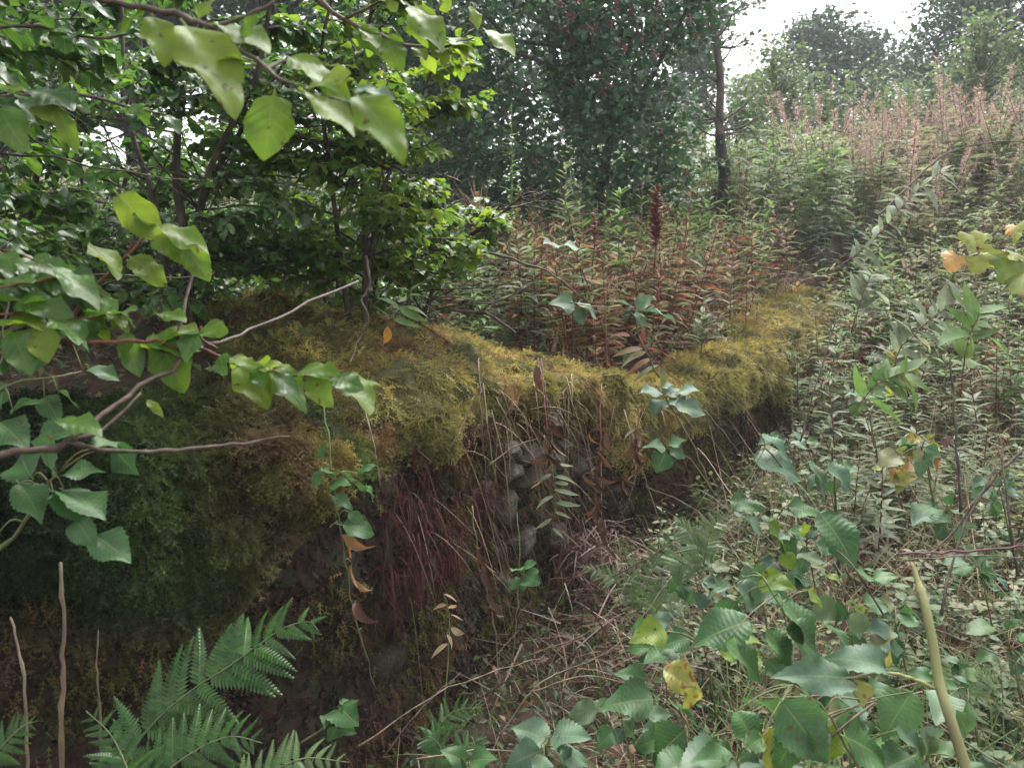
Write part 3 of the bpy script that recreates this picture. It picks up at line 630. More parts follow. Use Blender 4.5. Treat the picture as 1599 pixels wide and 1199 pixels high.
for k, (px, d, t_, w, lab) in enumerate([(1290, 12.5, 105, 120, 'loose pale bush below the rounded oak'), (1370, 15, 104, 130, 'loose pale bush between the rounded oak and the dip'), (1440, 13, 112, 120, 'loose pale bush under the dip in the skyline'), (1600, 12, 110, 120, 'loose pale bush at the right edge below the tall oak'), (1160, 12, 110, 90, 'loose pale bush just right of the slender trunk'), (1060, 11, 150, 120, 'loose pale bush between berry tree and slender trunk')]):
    far_tree('hazel_bush', lab, px, d, t_, 340, w, 'ash', 180 + k, 1700, bark='stem_grn', nb=10, sp=.22, group='pale bushes along the hill top')
for i, (px, d, t_, b_, w, mt, lb) in enumerate([
    (1400, 34, 66, 220, 210, 'oak', 'low dark hedge tree in the dip between the two oaks'),
    (1480, 28, 88, 240, 150, 'ash', 'low pale hedge tree under the tall dark oak'),
    (1085, 22, 25, 235, 110, 'ash', 'pale hazel tree just left of the slender bare trunk'),
    (1010, 18, 60, 270, 190, 'oak', 'dark tree behind the right edge of the berry tree'),
    (1180, 30, 100, 230, 110, 'ash', 'far pale hedge tree right of the slender bare trunk'),
    (900, 20, -90, 260, 330, 'oak', 'broad dark tree filling the wood behind the berry tree'),
    (1105, 24, -160, 70, 150, 'ash', 'pale high crown overhanging the slender bare trunk')]):
    far_tree('hedge_tree', lb, px, d, t_, b_, w, mt, 120 + i, 4200)
for i, (px, d, t_, b_, w, n_l, lb) in enumerate([
    (640, 11, -180, 400, 420, 9000, 'dark woodland tree behind the dogwoods beside the berry tree'),
    (400, 12, -220, 200, 360, 6500, 'dark woodland tree behind the twiggy middle dogwood'),
    (190, 11, -260, 180, 330, 5200, 'dark woodland tree above the bright gap in the wood'),
    (-40, 10, -260, 330, 380, 7500, 'dark woodland tree at the left end of the wood'),
    (470, 9, 260, 470, 420, 6500, 'low dark thicket tree under the wood behind the dogwoods'),
    (60, 9, 300, 480, 460, 7500, 'low dark thicket tree at the left end of the wood'),
    (280, 8, 250, 470, 300, 6000, 'low dark thicket tree behind the middle of the dogwoods')]):
    far_tree('woodland_tree', lb, px, d, t_, b_, w, 'haw' if i % 2 else 'oak', 140 + i, int(n_l * 1.5), ls=.13, group='woodland trees behind the dogwoods')

# berry tree
D7 = 7.2
tb = at(938, 335, D7); tb[2] = float(terrain(tb[0], tb[1])) - .05
A = lambda px, py, d=D7, rr=None: np.append(at(px, py, d), rr) if rr is not None else at(px, py, d)
kp = D7 / FPX
blobs = [(A(800, 40), np.array([190, 150, 110]) * kp), (A(700, 190, 7.6), np.array([110, 110, 105]) * kp), (A(860, 200, 7.0), np.array([110, 90, 80]) * kp), (A(960, 90, 7.0), np.array([105, 100, 95]) * kp),
         (A(1000, 215, 6.9), np.array([80, 80, 60]) * kp), (A(1050, 20, 7.2), np.array([70, 80, 60]) * kp), (A(640, 40, 7.6), np.array([120, 120, 160]) * kp), (A(920, -60, 7.2), np.array([220, 140, 80]) * kp), (A(780, 275, 7.8), np.array([130, 100, 70]) * kp), (A(1010, 285, 7.3), np.array([90, 90, 55]) * kp), (A(900, 300, 7.6), np.array([110, 90, 50]) * kp), (A(760, 335, 7.6), np.array([110, 90, 50]) * kp), (A(680, 320, 7.8), np.array([90, 90, 70]) * kp)]
broot, BP = tree('berry_tree', 'dark bushy tree hung with small clusters of dark red berries', [[*tb, .05], A(948, 245, 7.2, .042), A(968, 205, 7.2, .036), A(1002, 150, 7.2, .028), A(1045, 70, 7.1, .02), A(1085, -10, 7.1, .012)], blobs, 21000, .072, 'haw', 'bark_dark', 161, cl=12, spread=.10, droop=-.25, T=DOG_L, limbs=False)
r_ = np.random.default_rng(5)
lm = MB(); bo = np.array(broot.location)
for pth in ([(775, 330, 7.7), (785, 230, 7.6), (815, 190, 7.5)], [(720, 60, 6.9), (800, 82, 6.8), (880, 112, 6.8), (960, 150, 6.9)], [(975, 200, 7.1), (955, 170, 7), (945, 150, 7)], [(805, 65, 6.8), (900, 78, 6.7), (960, 108, 6.8)], [(915, 20, 6.8), (985, 60, 6.8), (1060, 35, 7)], [(790, 60, 6.9), (760, 25, 6.9), (720, 5, 7)]):
    tube(lm, smooth([at(*q) for q in pth], 4) - bo, np.linspace(.022, .008, 4 * (len(pth) - 1) + 1), 5)
lm.build('limb', M['bark_dark'], broot)
px, py, d = proj(BP); cand = np.where((px > 690) & (px < 1090) & (py > -5) & (py < 290) & (d < 7.15))[0]
wgt = 1 + 6 * (px[cand] > 850) * (py[cand] < 90); pick = r_.choice(cand, 85, replace=False, p=wgt / wgt.sum())
berr = []
ico = rock_t(3, 4)
for k in range(4):
    mb = MB(); q = r_.normal(0, 1, (7, 3)) * np.array([.022, .022, .016])
    scatter(mb, (ico[0] * 1.0, ico[1], ico[2]), np.repeat(np.eye(3)[None], 7, 0), q, np.full(7, .0095)); berr.append(mb.mesh('berry_cluster', M['berry']))
for i in pick: put('berry_cluster', berr[i % 4], broot, np.eye(3), BP[i] - bo + np.array([0, -.1, 0]), (1, 1, 1))
pick = r_.choice(np.where((px > 640) & (px < 1110) & (py > -5) & (py < 330))[0], 260, replace=False); pick = pick[np.argsort(d[pick])]
ms = leaf_meshes('haw', DOG, 'haw')
for i in pick: put('leaf', ms[i % 4], broot, basis(r_.normal(0, 1, (1, 3)) * [1, 1, .4] + [0, 0, -.3], np.array([0, 0, 1.]) + r_.normal(0, .4, 3))[0], BP[i] - bo + np.array([0, -.16, .02]), (.075,) * 3)

# slender bare tree
sb = at(1130, 300, 8.0); sb[2] = float(terrain(sb[0], sb[1])) - .05
sroot, _ = tree('slender_tree', 'slender bare trunked young tree on the hill with dark barked foot', [[*sb, .06], [*at(1131, 285, 8.), .055], [*at(1124, 210, 8.), .046], [*at(1125, 120, 8.), .042], [*at(1114, 30, 8.), .038], [*at(1110, -60, 8.), .032]],
    [(at(1075, 30, 8.), (.30, .25, .22)), (at(1150, 50, 8.), (.22, .2, .2)), (at(1100, -60, 8.), (.6, .5, .35)), (at(1090, 165, 8.1), (.18, .2, .3)), (at(1150, 190, 8.1), (.25, .2, .25)), (at(1105, 245, 7.9), (.2, .2, .12))], 700, .07, 'haw', 'bark_grey', 171, cl=8, spread=.08, rb=.012)
so = np.array(sroot.location); mb = MB(); r_ = np.random.default_rng(9)
fp = smooth([[*sb, .070], [*at(1132, 285, 8.), .066], [*at(1127, 240, 8.), .06], [*at(1124, 212, 8.), .05]], 4); tube(mb, fp[:, :3] - so, fp[:, 3], 8); mb.build('dark_bark_sleeve', M['bark_dark'], sroot)  # sleeve of darker bark around the trunk foot
mb = MB()
for a_, b_ in [((1128, 190), (1190, 135)), ((1125, 130), (1085, 95)), ((1128, 215), (1080, 190)), ((1124, 100), (1150, 60)), ((1130, 205), (1190, 180)), ((1120, 60), (1145, 20)), ((1126, 175), (1100, 140))]:
    p0, p1 = at(*a_, 8.), at(*b_, 7.9); tube(mb, smooth([p0, p0 * .5 + p1 * .5 + [0, 0, -.04], p1], 4) - so, np.linspace(.014, .005, 9), 5)
mb.build('side_branch', M['bark_grey'], sroot)

# ------------------------------------------------------------------ dogwood shrubs above the wall
def ground_pt(px, py, d): p = at(px, py, d); p[2] = float(terrain(p[0], p[1])) - .03; return p
def stem_path(pts, r0, r1):
    pts = [np.asarray(p) for p in pts]; return np.array([[*p, r0 + (r1 - r0) * k / (len(pts) - 1)] for k, p in enumerate(pts)])
def keepA(px, py, d):
    "the shrubs end to the right along a ragged slanting line, and stay off the moss"
    edge = np.interp(py, [-400, 0, 100, 200, 280, 320, 400, 460, 520], [760, 720, 760, 720, 650, 800, 820, 690, 500]) + 45 * np.sin(py * .09) + 25 * np.sin(py * .23)
    low = np.interp(px, [-200, 0, 200, 330, 560, 700, 840], [620, 560, 520, 470, 500, 470, 410]) + 18 * np.sin(px * .07)
    return (px < edge) & (py < low) & (d > .9)
shrub('lime green dogwood whose leafy edge stands before the berry tree', [
    stem_path([ground_pt(566, 520, 2.8), at(572, 400, 2.8), at(566, 270, 2.8), at(560, 120, 2.75), at(600, -60, 2.7)], .016, .006),
    stem_path([ground_pt(560, 520, 2.85), at(590, 330, 2.75), at(640, 200, 2.7), at(690, 70, 2.6)], .010, .004),
    stem_path([ground_pt(550, 520, 2.85), at(520, 300, 2.7), at(500, 100, 2.6), at(540, -80, 2.5)], .012, .004)], ['dog_lime', 'dog', 'dog_lime'], .40, .07, 201, keepA)
shrub('low lime dogwood leaning out over the moss beneath the berry tree', [
    stem_path([ground_pt(640, 470, 3.3), at(700, 400, 3.2), at(770, 345, 3.1), at(835, 290, 3.0)], .010, .003),
    stem_path([ground_pt(630, 470, 3.3), at(650, 380, 3.1), at(700, 310, 3.0), at(730, 280, 2.95)], .009, .003)], ['dog_lime', 'dog'], .32, .06, 202, keepA, nobj=280)
shrub('twiggy dark dogwood with several crossing grey stems', [
    stem_path([ground_pt(272, 520, 2.6), at(292, 400, 2.6), at(276, 280, 2.6), at(288, 130, 2.55), at(340, -40, 2.5)], .020, .008),
    stem_path([ground_pt(285, 520, 2.65), at(300, 400, 2.6), at(330, 260, 2.5), at(400, 120, 2.4), at(430, -50, 2.3)], .016, .006),
    stem_path([ground_pt(290, 520, 2.65), at(310, 340, 2.6), at(380, 200, 2.7), at(470, 60, 2.8)], .014, .005),
    stem_path([ground_pt(262, 520, 2.6), at(250, 350, 2.6), at(200, 180, 2.6), at(190, -20, 2.6)], .014, .005)], ['dog', 'dog_dark', 'dog_dark'], .42, .11, 203, keepA)
shrub('tall dark dogwood thicket at the far left of the wall', [
    stem_path([ground_pt(130, 520, 3.0), at(150, 380, 3.0), at(110, 200, 2.95), at(80, 0, 2.9)], .016, .006),
    stem_path([ground_pt(30, 520, 3.0), at(40, 380, 2.9), at(65, 200, 2.8), at(30, -40, 2.7)], .016, .006),
    stem_path([ground_pt(120, 520, 3.0), at(180, 360, 3.1), at(210, 200, 3.1), at(240, 0, 3.1)], .012, .005)], ['dog_dark', 'dog', 'dog_dark'], .44, .125, 204, keepA)
shrub('dense dark dogwood half hidden behind the twiggy one', [
    stem_path([ground_pt(420, 480, 3.9), at(430, 330, 3.9), at(420, 150, 3.9), at(440, -60, 3.9)], .014, .006),
    stem_path([ground_pt(500, 480, 4.2), at(530, 330, 4.2), at(540, 150, 4.2), at(580, -40, 4.2)], .014, .006),
    stem_path([ground_pt(330, 480, 4.2), at(310, 330, 4.2), at(230, 170, 4.2), at(220, -40, 4.2)], .014, .006)], ['dog_dark', 'dog'], .55, .17, 205, keepA, nobj=160)
shrub('near dark dogwood hanging its glossy leaves in from the left edge', [
    stem_path([ground_pt(-170, 560, 1.9), at(-110, 420, 1.85), at(-60, 250, 1.8), at(-40, 60, 1.7), at(60, -120, 1.6)], .016, .006),
    stem_path([ground_pt(-150, 560, 1.9), at(-60, 480, 1.75), at(30, 430, 1.6), at(100, 400, 1.5)], .010, .003),
    stem_path([ground_pt(-200, 560, 1.9), np.array([-1.35, 1.45, 1.7]), np.array([-1.0, 1.25, 2.5]), np.array([-.5, 1.15, 3.0]), np.array([.1, 1.1, 3.2])], .018, .005),  # three unseen overhead stems from here, added to shade the lower left
    stem_path([ground_pt(-230, 560, 1.8), np.array([-1.6, 1.2, 1.8]), np.array([-1.3, .8, 2.6]), np.array([-.8, .5, 3.0]), np.array([-.2, .3, 3.1])], .016, .005),
    stem_path([ground_pt(-190, 560, 2.0), np.array([-1.4, 1.7, 1.9]), np.array([-1.0, 1.8, 2.7]), np.array([-.4, 1.9, 3.2]), np.array([.2, 2.0, 3.4])], .016, .005)],
    ['dog', 'dog', 'dog_dark'], .46, .10, 206, lambda px, py, d: ((py < 560) & (px < 230 + 30 * np.sin(py * .1)) & (d > .8)) | ((d > .1) & (py < -60)) | (d < -.1), nobj=300, bstart=.1)

for k, (px, d, lab) in enumerate([(60, 3.6, 'low dark dogwood thicket at the foot of the far left stems'), (330, 3.7, 'low dark dogwood thicket between the twiggy stems'), (520, 3.4, 'low dark dogwood thicket behind the sloping brown branch'), (180, 4.6, 'shaded dogwood far back in the left hand thicket'), (-60, 2.9, 'shaded dogwood low behind the left edge')]):
    shrub(lab, [stem_path([ground_pt(px + dx, 500, d + .1 * j), at(px + dx * 1.6, 420 - 20 * j, d), at(px + dx * 2.4, 330 - 25 * j, d)], .010, .004) for j, dx in enumerate((-45, 5, 50))], ['dog_dark', 'dog', 'dog_dark'], .40, .13, 220 + k, lambda px, py, d: (py < 490 + 15 * np.sin(px * .07)) & (px < 640), nobj=60, up=.2, bstart=.1)

# ------------------------------------------------------------------ willowherb and other herbs
def herb_mesh(kind, seed, lite=False):
    "returns stem, foliage, plume builders of one upright plant of about 1 m (scaled on placing)"
    r = np.random.default_rng(seed); st, fo, pl = MB(), MB(), MB()
    H = 1.0; lean = r.normal(0, .08, 2); k = 5
    ax = np.array([[lean[0] * (t ** 1.6) * 1.5, lean[1] * (t ** 1.6) * 1.5, t] for t in np.linspace(0, 1, k)])
    tube(st, ax, np.linspace(.007, .0025, k), 3 if lite else 5, cap=False)
    f = lambda t: np.stack([np.interp(t, np.linspace(0, 1, k), ax[:, j]) for j in range(3)], -1)
    if kind in ('sil', 'grn', 'red', 'seed', 'dead'):
        n = {'sil': 44, 'grn': 50, 'red': 40, 'seed': 36, 'dead': 30}[kind]; n = n // 2 if lite else n
        t = np.sort(r.uniform(.12 if kind != 'dead' else .3, 1.0 if kind != 'seed' else .72, n)); az = np.arange(n) * 2.4 + r.normal(0, .3, n)
        upc = .25 + .9 * t ** 3 + r.normal(0, .15, n)
        D = np.stack([np.cos(az), np.sin(az), upc if kind not in ('dead',) else -1.2 + 0 * t], 1)
        L = np.interp(t, [0, .3, .8, 1], [.10, .15, .12, .055]) * r.uniform(.75, 1.2, n) * (1.25 if lite else 1)
        T = WIL_L if lite else WIL
        R = basis(D, np.array([0, 0, 1.]) + r.normal(0, .2, (n, 3)))
        for j, q in enumerate(T): scatter(fo, q, R[j::len(T)], f(t)[j::len(T)], np.stack([L * (1.5 if lite else 1.2), L, L], 1)[j::len(T)])
        if kind == 'seed':
            m = 110 if lite else 170; t = r.uniform(.66, 1.0, m); az = r.uniform(0, 6.28, m); D = np.stack([np.cos(az), np.sin(az), .9 + 0 * t], 1)
            blades(pl, f(t), D, r.uniform(.04, .09, m) * (1.25 - t * .5), np.full(m, .0032 if lite else .0024), r.uniform(.2, .9, m), r, 2)
    else:                                                              # bushy herb with opposite toothed leaves
        for b in range(1 if lite else 4):
            ax2 = ax if b == 0 else wander(f(np.array([r.uniform(.15, .5)]))[0], [r.normal(0, .7), r.normal(0, .7), .9], .45, 4, r, .15)
            if b: tube(st, ax2, [.004, .0035, .003, .0025, .002], 3, cap=False)
            n = 8 if b == 0 else 6
            for i, t in enumerate(np.linspace(.15, 1, n)):
                x = t * (len(ax2) - 1); q = min(int(x), len(ax2) - 2); p = ax2[q] + (ax2[q + 1] - ax2[q]) * (x - q)
                for sg in (0, math.pi):
                    a = i * 1.57 + sg + r.normal(0, .2); L = .17 * (1 - .55 * t) * r.uniform(.8, 1.2)
                    scatter(fo, NET[i % 2], basis(np.array([[math.cos(a), math.sin(a), .15 + .5 * (t > .9)]]), np.array([0, 0, 1.]) + r.normal(0, .2, 3)), p[None], [L])
    return st, fo, pl
HM = {}
def herb_set(kind, fmat, smat, n=4):
    k = (kind, fmat)
    if k not in HM:
        HM[k] = []
        for i in range(n):
            st, fo, pl = herb_mesh(kind, 300 + i * 7 + len(kind))
            HM[k].append((st.mesh('stem', M[smat]), fo.mesh('foliage', M[fmat]), pl.mesh('seed_plume', M['fluff']) if pl.n else None))
    return HM[k]
def herb(name, label, cat, group, kind, fmat, smat, x, y, h, r, spread=1., lean=.12, dz=0.):
    ms = herb_set(kind, fmat, smat); a, b, c = ms[r.integers(len(ms))]
    o = bpy.data.objects.new(name, a); COL.objects.link(o); o.location = (x, y, float(terrain(x, y)) - .02 + dz)
    o.rotation_euler = (r.normal(0, lean), r.normal(0, lean), r.uniform(0, 6.28)); w = h * spread * r.uniform(.9, 1.15); o.scale = (w, w, h)
    tag(o, label, cat, group)
    f = bpy.data.objects.new('foliage', b); COL.objects.link(f); f.parent = o; f['kind'] = 'stuff'
    if c: p = bpy.data.objects.new('seed_plume', c); COL.objects.link(p); p.parent = o; p['kind'] = 'stuff'
    return o
def field(N, xr, yr, r, dmin, dmax, test):
    "random spots on the land, kept where the photograph shows that stretch"
    x, y = r.uniform(*xr, N), r.uniform(*yr, N); z = terrain(x, y); px, py, d = proj(np.stack([x, y, z], 1)); ds, s = wdist(x, y)
    k = (d > dmin) & (d < dmax) & (px > -60) & (px < 1680) & test(x, y, px, py, d, ds); return x[k], y[k], px[k], py[k], d[k], ds[k]
r_ = np.random.default_rng(77)
WG = 'willowherb stems on the bank and hill'
WLAB = dict(red=('short reddening willowherb on dark red stems behind the moss', 'willowherb'), sil=('silvery leaved willowherb stem standing right of the wall', 'willowherb'),
            grn=('green willowherb stem standing on the hill', 'willowherb'), seed=('tall willowherb with pinkish seed fluff on the upper right hill', 'willowherb'))
def nearest_first(a, n): o = np.argsort(a[4])[:n]; return [q[o] for q in a]
cnt = 0
X_ = nearest_first(field(1500, (-.6, 4), (3.4, 8), r_, 3.2, 6.6, lambda x, y, px, py, d, ds: (ds > np.where(px > 930, .10, .5)) & (px > 830 + 40 * np.sin(d * 9)) & (px < 1200) & ((ds > .5) | (r_.random(len(x)) < .6)) & (r_.random(len(x)) < .6)), 135)
for x, y, px in zip(X_[0], X_[1], X_[2]): herb('willowherb', 'short reddening willowherb on a dark red stem ' + ('behind the domed yellow moss' if px < 930 else 'behind the mossy wall corner' if px < 1060 else 'beside the golden moss cushion'), 'willowherb', WG, 'red', 'wil_red', 'stem_red', x, y, r_.uniform(.5, .95), r_, .85)
X_ = nearest_first(field(900, (-.6, 5), (4.0, 9), r_, 4.2, 8.5, lambda x, y, px, py, d, ds: (ds > .5) & (px > 830) & (px < 1330) & (r_.random(len(x)) < .3)), 62)
for x, y, px in zip(X_[0], X_[1], X_[2]): herb('willowherb', 'grey green willowherb rising above the red stems ' + ('below the berry tree' if px < 980 else 'below the slender bare trunk' if px < 1160 else 'right of the slender bare trunk'), 'willowherb', WG, 'sil', 'wil' if r_.random() < .6 else 'wil_grn', 'stem_red', x, y, r_.uniform(.75, 1.15), r_, .8)
X_ = nearest_first(field(1500, (1.2, 6), (2.6, 8), r_, 3.4, 7, lambda x, y, px, py, d, ds: (ds < -.25) & (px > 1240 + 60 * (d < 4.5)) & (r_.random(len(x)) < .26)), 66)
for x, y, px, d in zip(X_[0], X_[1], X_[2], X_[4]): herb('willowherb', 'silvery leaved willowherb stem ' + ('near the middle of the right hand tangle' if d < 4.6 else 'by the vanishing wall end' if px < 1420 else 'behind the yellowing sycamore sapling'), 'willowherb', WG, 'sil', 'wil_sil' if r_.random() < .65 else 'wil', 'stem_red', x, y, r_.uniform(.40, .68), r_, 1.2, .2)
X_ = nearest_first(field(500, (1, 8), (6, 12), r_, 6.5, 10, lambda x, y, px, py, d, ds: (ds > .4) | (px > 1300)), 40)
for x, y, px in zip(X_[0], X_[1], X_[2]): herb('willowherb', 'green willowherb stem standing on the hill ' + ('around the slender bare trunk' if px < 1250 else 'toward the right edge'), 'willowherb', WG, 'grn', 'wil_grn', 'stem_grn', x, y, r_.uniform(.7, 1.05), r_)
# the rest of the field: one mass, past the limit of 300
def mass(name, plants, kinds, seed):
    mats = {}
    arche = {k: [herb_mesh(k, seed + 11 * i, True) for i in range(3)] for k in set(k for k, _, _ in kinds.values())}
    for key, (kind, fm, smt) in kinds.items():
        q = [p for p in plants if p[0] == key]
        if not q: continue
        q = np.array([p[1:] for p in q]); rr = np.random.default_rng(seed)
        for i in range(3):
            w = q[i::3]; n = len(w)
            if n == 0: continue
            az = rr.uniform(0, 6.28, n); c, s = np.cos(az), np.sin(az); R = np.zeros((n, 3, 3)); R[:, 0, 0] = c; R[:, 0, 1] = -s; R[:, 1, 0] = s; R[:, 1, 1] = c; R[:, 2, 2] = 1
            ln_ = .30 if key == 'seed' else .18; R[:, 0, 2] = rr.normal(0, ln_, n); R[:, 1, 2] = rr.normal(0, ln_, n)
            P = np.stack([w[:, 0], w[:, 1], terrain(w[:, 0], w[:, 1]) - .02], 1); sc = np.stack([w[:, 2], w[:, 2], w[:, 2]], 1)
            for part, mt in zip(arche[kind][i], (smt, fm, 'fluff')):
                if part.n == 0: continue
                T = (np.concatenate(part.v), np.concatenate(part.f), np.concatenate(part.u))
                scatter(mats.setdefault(mt, MB()), T, R, P, sc)
    root = bpy.data.objects.new(name, None); COL.objects.link(root); tag(root, kind='stuff')
    for mt, mb in mats.items(): tag(mb.build('willowherb_mass', M[mt], root), kind='stuff')
    return root
PL = []
a = field(900, (-.6, 4), (3.6, 9), r_, 3.8, 8, lambda x, y, px, py, d, ds: (ds > .5) & (px > 820) & (px < 1220))
for x, y, px, py, d, ds in zip(*a): PL.append((('red', 'red', 'red', 'wil')[r_.integers(4)], x, y, r_.uniform(.4, .8)))
a = field(4200, (-1, 13), (6.0, 17), r_, 6.2, 18, lambda x, y, px, py, d, ds: ((ds > .4) | (y > 6)) & (px > 830))
for x, y, px, py, d, ds in zip(*a):
    u = r_.random(); pinkz = (px > 1240) & (d > np.interp(px, [1240, 1400, 1599], [9.5, 8.5, 7.2]))
    u = (.6 * vnoise(np.array([x, y, 0.]) * .9, 41) + .4 * u - .2) / .6
    key = 'seed' if (pinkz and u < .48) else ('grn' if u < .36 else ('sil' if u < .62 else ('wil' if u < .93 else 'red')))
    PL.append((key, x, y, r_.uniform(.7, 1.05) * (.6 + .8 * float(vnoise(np.array([x, y, 5.]) * 1.3, 43))) * (r_.uniform(.9, 1.6) if key == 'seed' else 1) * (.8 if d < 8 else 1)))
a = field(1500, (-4, 1.5), (4, 9.5), r_, 4.2, 10, lambda x, y, px, py, d, ds: (ds > .8) & (px < 860))
for x, y, px, py, d, ds in zip(*a): PL.append((('wil', 'grn', 'sil', 'red')[r_.integers(4)], x, y, r_.uniform(.4, .8)))
a = field(2200, (1.5, 8), (4.5, 9), r_, 5.0, 9, lambda x, y, px, py, d, ds: (ds < -.2) & (px > 1240))
for x, y, px, py, d, ds in zip(*a): PL.append((('wil', 'sil', 'grn', 'red', 'wil', 'bush', 'bush')[int(np.clip(7 * (.65 * vnoise(np.array([x, y, 2.]) * 1.5, 47) + .35 * r_.random()) * 1.3 - 1, 0, 6))], x, y, r_.uniform(.35, .8)))
mass('willowherb_field', PL, dict(bush=('bush', 'herb', 'stem_grn'), seed=('seed', 'wil', 'stem_red'), grn=('grn', 'wil_grn', 'stem_grn'), sil=('sil', 'wil_sil', 'stem_grn'), wil=('sil', 'wil', 'stem_red'), red=('red', 'wil_red', 'stem_red')), 500)

# low herbs on the ground right of the wall
X_ = nearest_first(field(2600, (.6, 6), (1.2, 7.5), r_, 1.45, 7, lambda x, y, px, py, d, ds: (ds < -.22) & (px > 930) & (r_.random(len(x)) < np.where(d < 2.2, .35, .22))), 210)
for x, y, px, d in zip(X_[0], X_[1], X_[2], X_[4]):
    herb('nettle', 'low bushy green herb ' + ('close to the wall foot' if px < 1130 else 'among the big brambles' if px < 1380 else 'toward the right edge') + (' in the nearest tangle' if d < 2 else ' midway up the tangle' if d < 3.2 else ' far up the tangle'), 'herb', 'low herbs in the tangle right of the wall', 'bush', 'herb', 'stem_grn', x, y, r_.uniform(.20, .42), r_, 1.3, .25)
X_ = nearest_first(field(700, (.2, 4), (3, 8), r_, 3.4, 8, lambda x, y, px, py, d, ds: (ds > .0) & (ds < .55) & (px > 975) & (px < 1300)), 34)
for x, y, px in zip(X_[0], X_[1], X_[2]): herb('nettle', 'small green herb rooted in the ' + ('moss at the wall corner' if px < 1090 else 'golden moss along the wall top'), 'herb', 'small herbs rooted in the moss', 'bush', 'herb', 'stem_grn', x, y, r_.uniform(.12, .26), r_, 1.2, .3, .07)
# ground cover: small leaves, litter, grass, dry stalks
def cover(name, N, xr, yr, mat, sz, hz, test, r, T=TINY, flat=.5):
    x, y, px, py, d, ds = field(N, xr, yr, r, .6, 12, test); n = len(x)
    P = np.stack([x, y, terrain(x, y) + hz * r.random(n) ** 1.4], 1); D = r.normal(0, 1, (n, 3)); D[:, 2] *= flat
    mb = MB(); R = basis(D, np.array([0, 0, 1.]) + r.normal(0, .45, (n, 3)))
    L = r.uniform(*sz, n)
    for j, q in enumerate(T): scatter(mb, q, R[j::len(T)], P[j::len(T)], L[j::len(T)])
    return tag(mb.build(name, M[mat]), kind='stuff')
low = lambda x, y, px, py, d, ds: ds < -.08
cover('ground_cover', 80000, (-.2, 6.5), (.9, 8.5), 'cover', (.018, .045), .22, lambda x, y, px, py, d, ds: (ds < -.15) & (px > 960) & (r_.random(len(x)) < np.where(d < 3, .9, .6)), r_)
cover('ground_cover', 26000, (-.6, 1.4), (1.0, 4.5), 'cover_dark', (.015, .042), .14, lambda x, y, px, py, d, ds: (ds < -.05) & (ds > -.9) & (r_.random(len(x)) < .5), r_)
cover('leaf_litter', 5000, (-.8, 5), (.9, 7), 'brown', (.02, .05), .10, low, r_)
cover('bank_cover', 40000, (-4, 5), (2.2, 9.5), 'cover', (.02, .05), .14, lambda x, y, px, py, d, ds: (ds > .9) | ((ds > .25) & (px < 560) & (r_.random(len(x)) < .4)), r_)
cover('bank_litter', 12000, (-4, 5), (1.5, 9.5), 'brown', (.02, .05), .05, lambda x, y, px, py, d, ds: (ds > .35) & ((px > 830) | (px < 560)), r_)
def tuft(name, N, xr, yr, mat, lr, wr, bend, test, r, up=.8, hz=0.):
    x, y, px, py, d, ds = field(N, xr, yr, r, .8, 12, test); n = len(x)
    P = np.stack([x, y, terrain(x, y) + hz * r.random(n)], 1); D = np.stack([r.normal(0, .5, n), r.normal(0, .5, n), np.full(n, up)], 1)
    mb = MB(); blades(mb, P, D, r.uniform(*lr, n), r.uniform(*wr, n), r.uniform(*bend, n), r, 5)
    return tag(mb.build(name, M[mat]), kind='stuff')
tuft('dry_grass', 11000, (.1, 6), (1.1, 8), 'dry', (.15, .55), (.001, .0026), (.1, .9), lambda x, y, px, py, d, ds: (ds < -.1) & (px > 940) & (r_.random(len(x)) < .6), r_, .7, .12)
tuft('dry_grass', 16000, (.0, 3.5), (3, 8), 'dry', (.10, .36), (.001, .003), (.1, .9), lambda x, y, px, py, d, ds: (vnoise(np.stack([x * 3.1, y * 3.1, 0 * x], -1), 8) > .42) & (ds > -.02) & (px > 850) & (px < 1330) & (r_.random(len(x)) < .6), r_, .6, .13)
tuft('dry_grass', 9000, (.5, 12), (5, 15), 'dry', (.4, 1.1), (.002, .005), (.1, .7), lambda x, y, px, py, d, ds: ((ds > .5) | (d > 4.5)) & (px > 900) & (vnoise(np.stack([x, y, 0 * x], -1) * 1.4, 9) > .55), r_, 1.1)
tuft('dry_grass', 3000, (-.6, 2.2), (1.0, 4.4), 'dry', (.10, .40), (.0009, .0022), (.1, .9), lambda x, y, px, py, d, ds: (ds < -.04) & (ds > -1.0) & (r_.random(len(x)) < .6), r_, .5, .06)
tuft('grass', 9000, (-.6, 2.2), (1.0, 4.4), 'grass', (.06, .22), (.0012, .003), (.2, .9), lambda x, y, px, py, d, ds: (ds < -.04) & (ds > -1.0) & (r_.random(len(x)) < .5), r_, .6)
tuft('grass', 9000, (.3, 5), (1.2, 6), 'grass', (.15, .45), (.0015, .004), (.2, .9), lambda x, y, px, py, d, ds: (ds < -.2) & (px > 900) & (r_.random(len(x)) < .5), r_, .8)
tuft('dry_stems', 4200, (1, 7), (2.2, 9), 'dry', (.35, .9), (.0012, .0028), (.0, .45), lambda x, y, px, py, d, ds: (ds < -.2) & (px > 1130), r_, .8)
tuft('grass', 1500, (.3, 2.2), (1.0, 2.4), 'grass', (.25, .6), (.0015, .0032), (.2, .8), lambda x, y, px, py, d, ds: (ds < -.4) & (px > 1080), r_, 1.)
tuft('dead_stems', 2600, (1, 6), (2.4, 8), 'bracken', (.2, .5), (.002, .004), (0, .5), lambda x, y, px, py, d, ds: (ds < -.2) & (px > 1150), r_, .6)
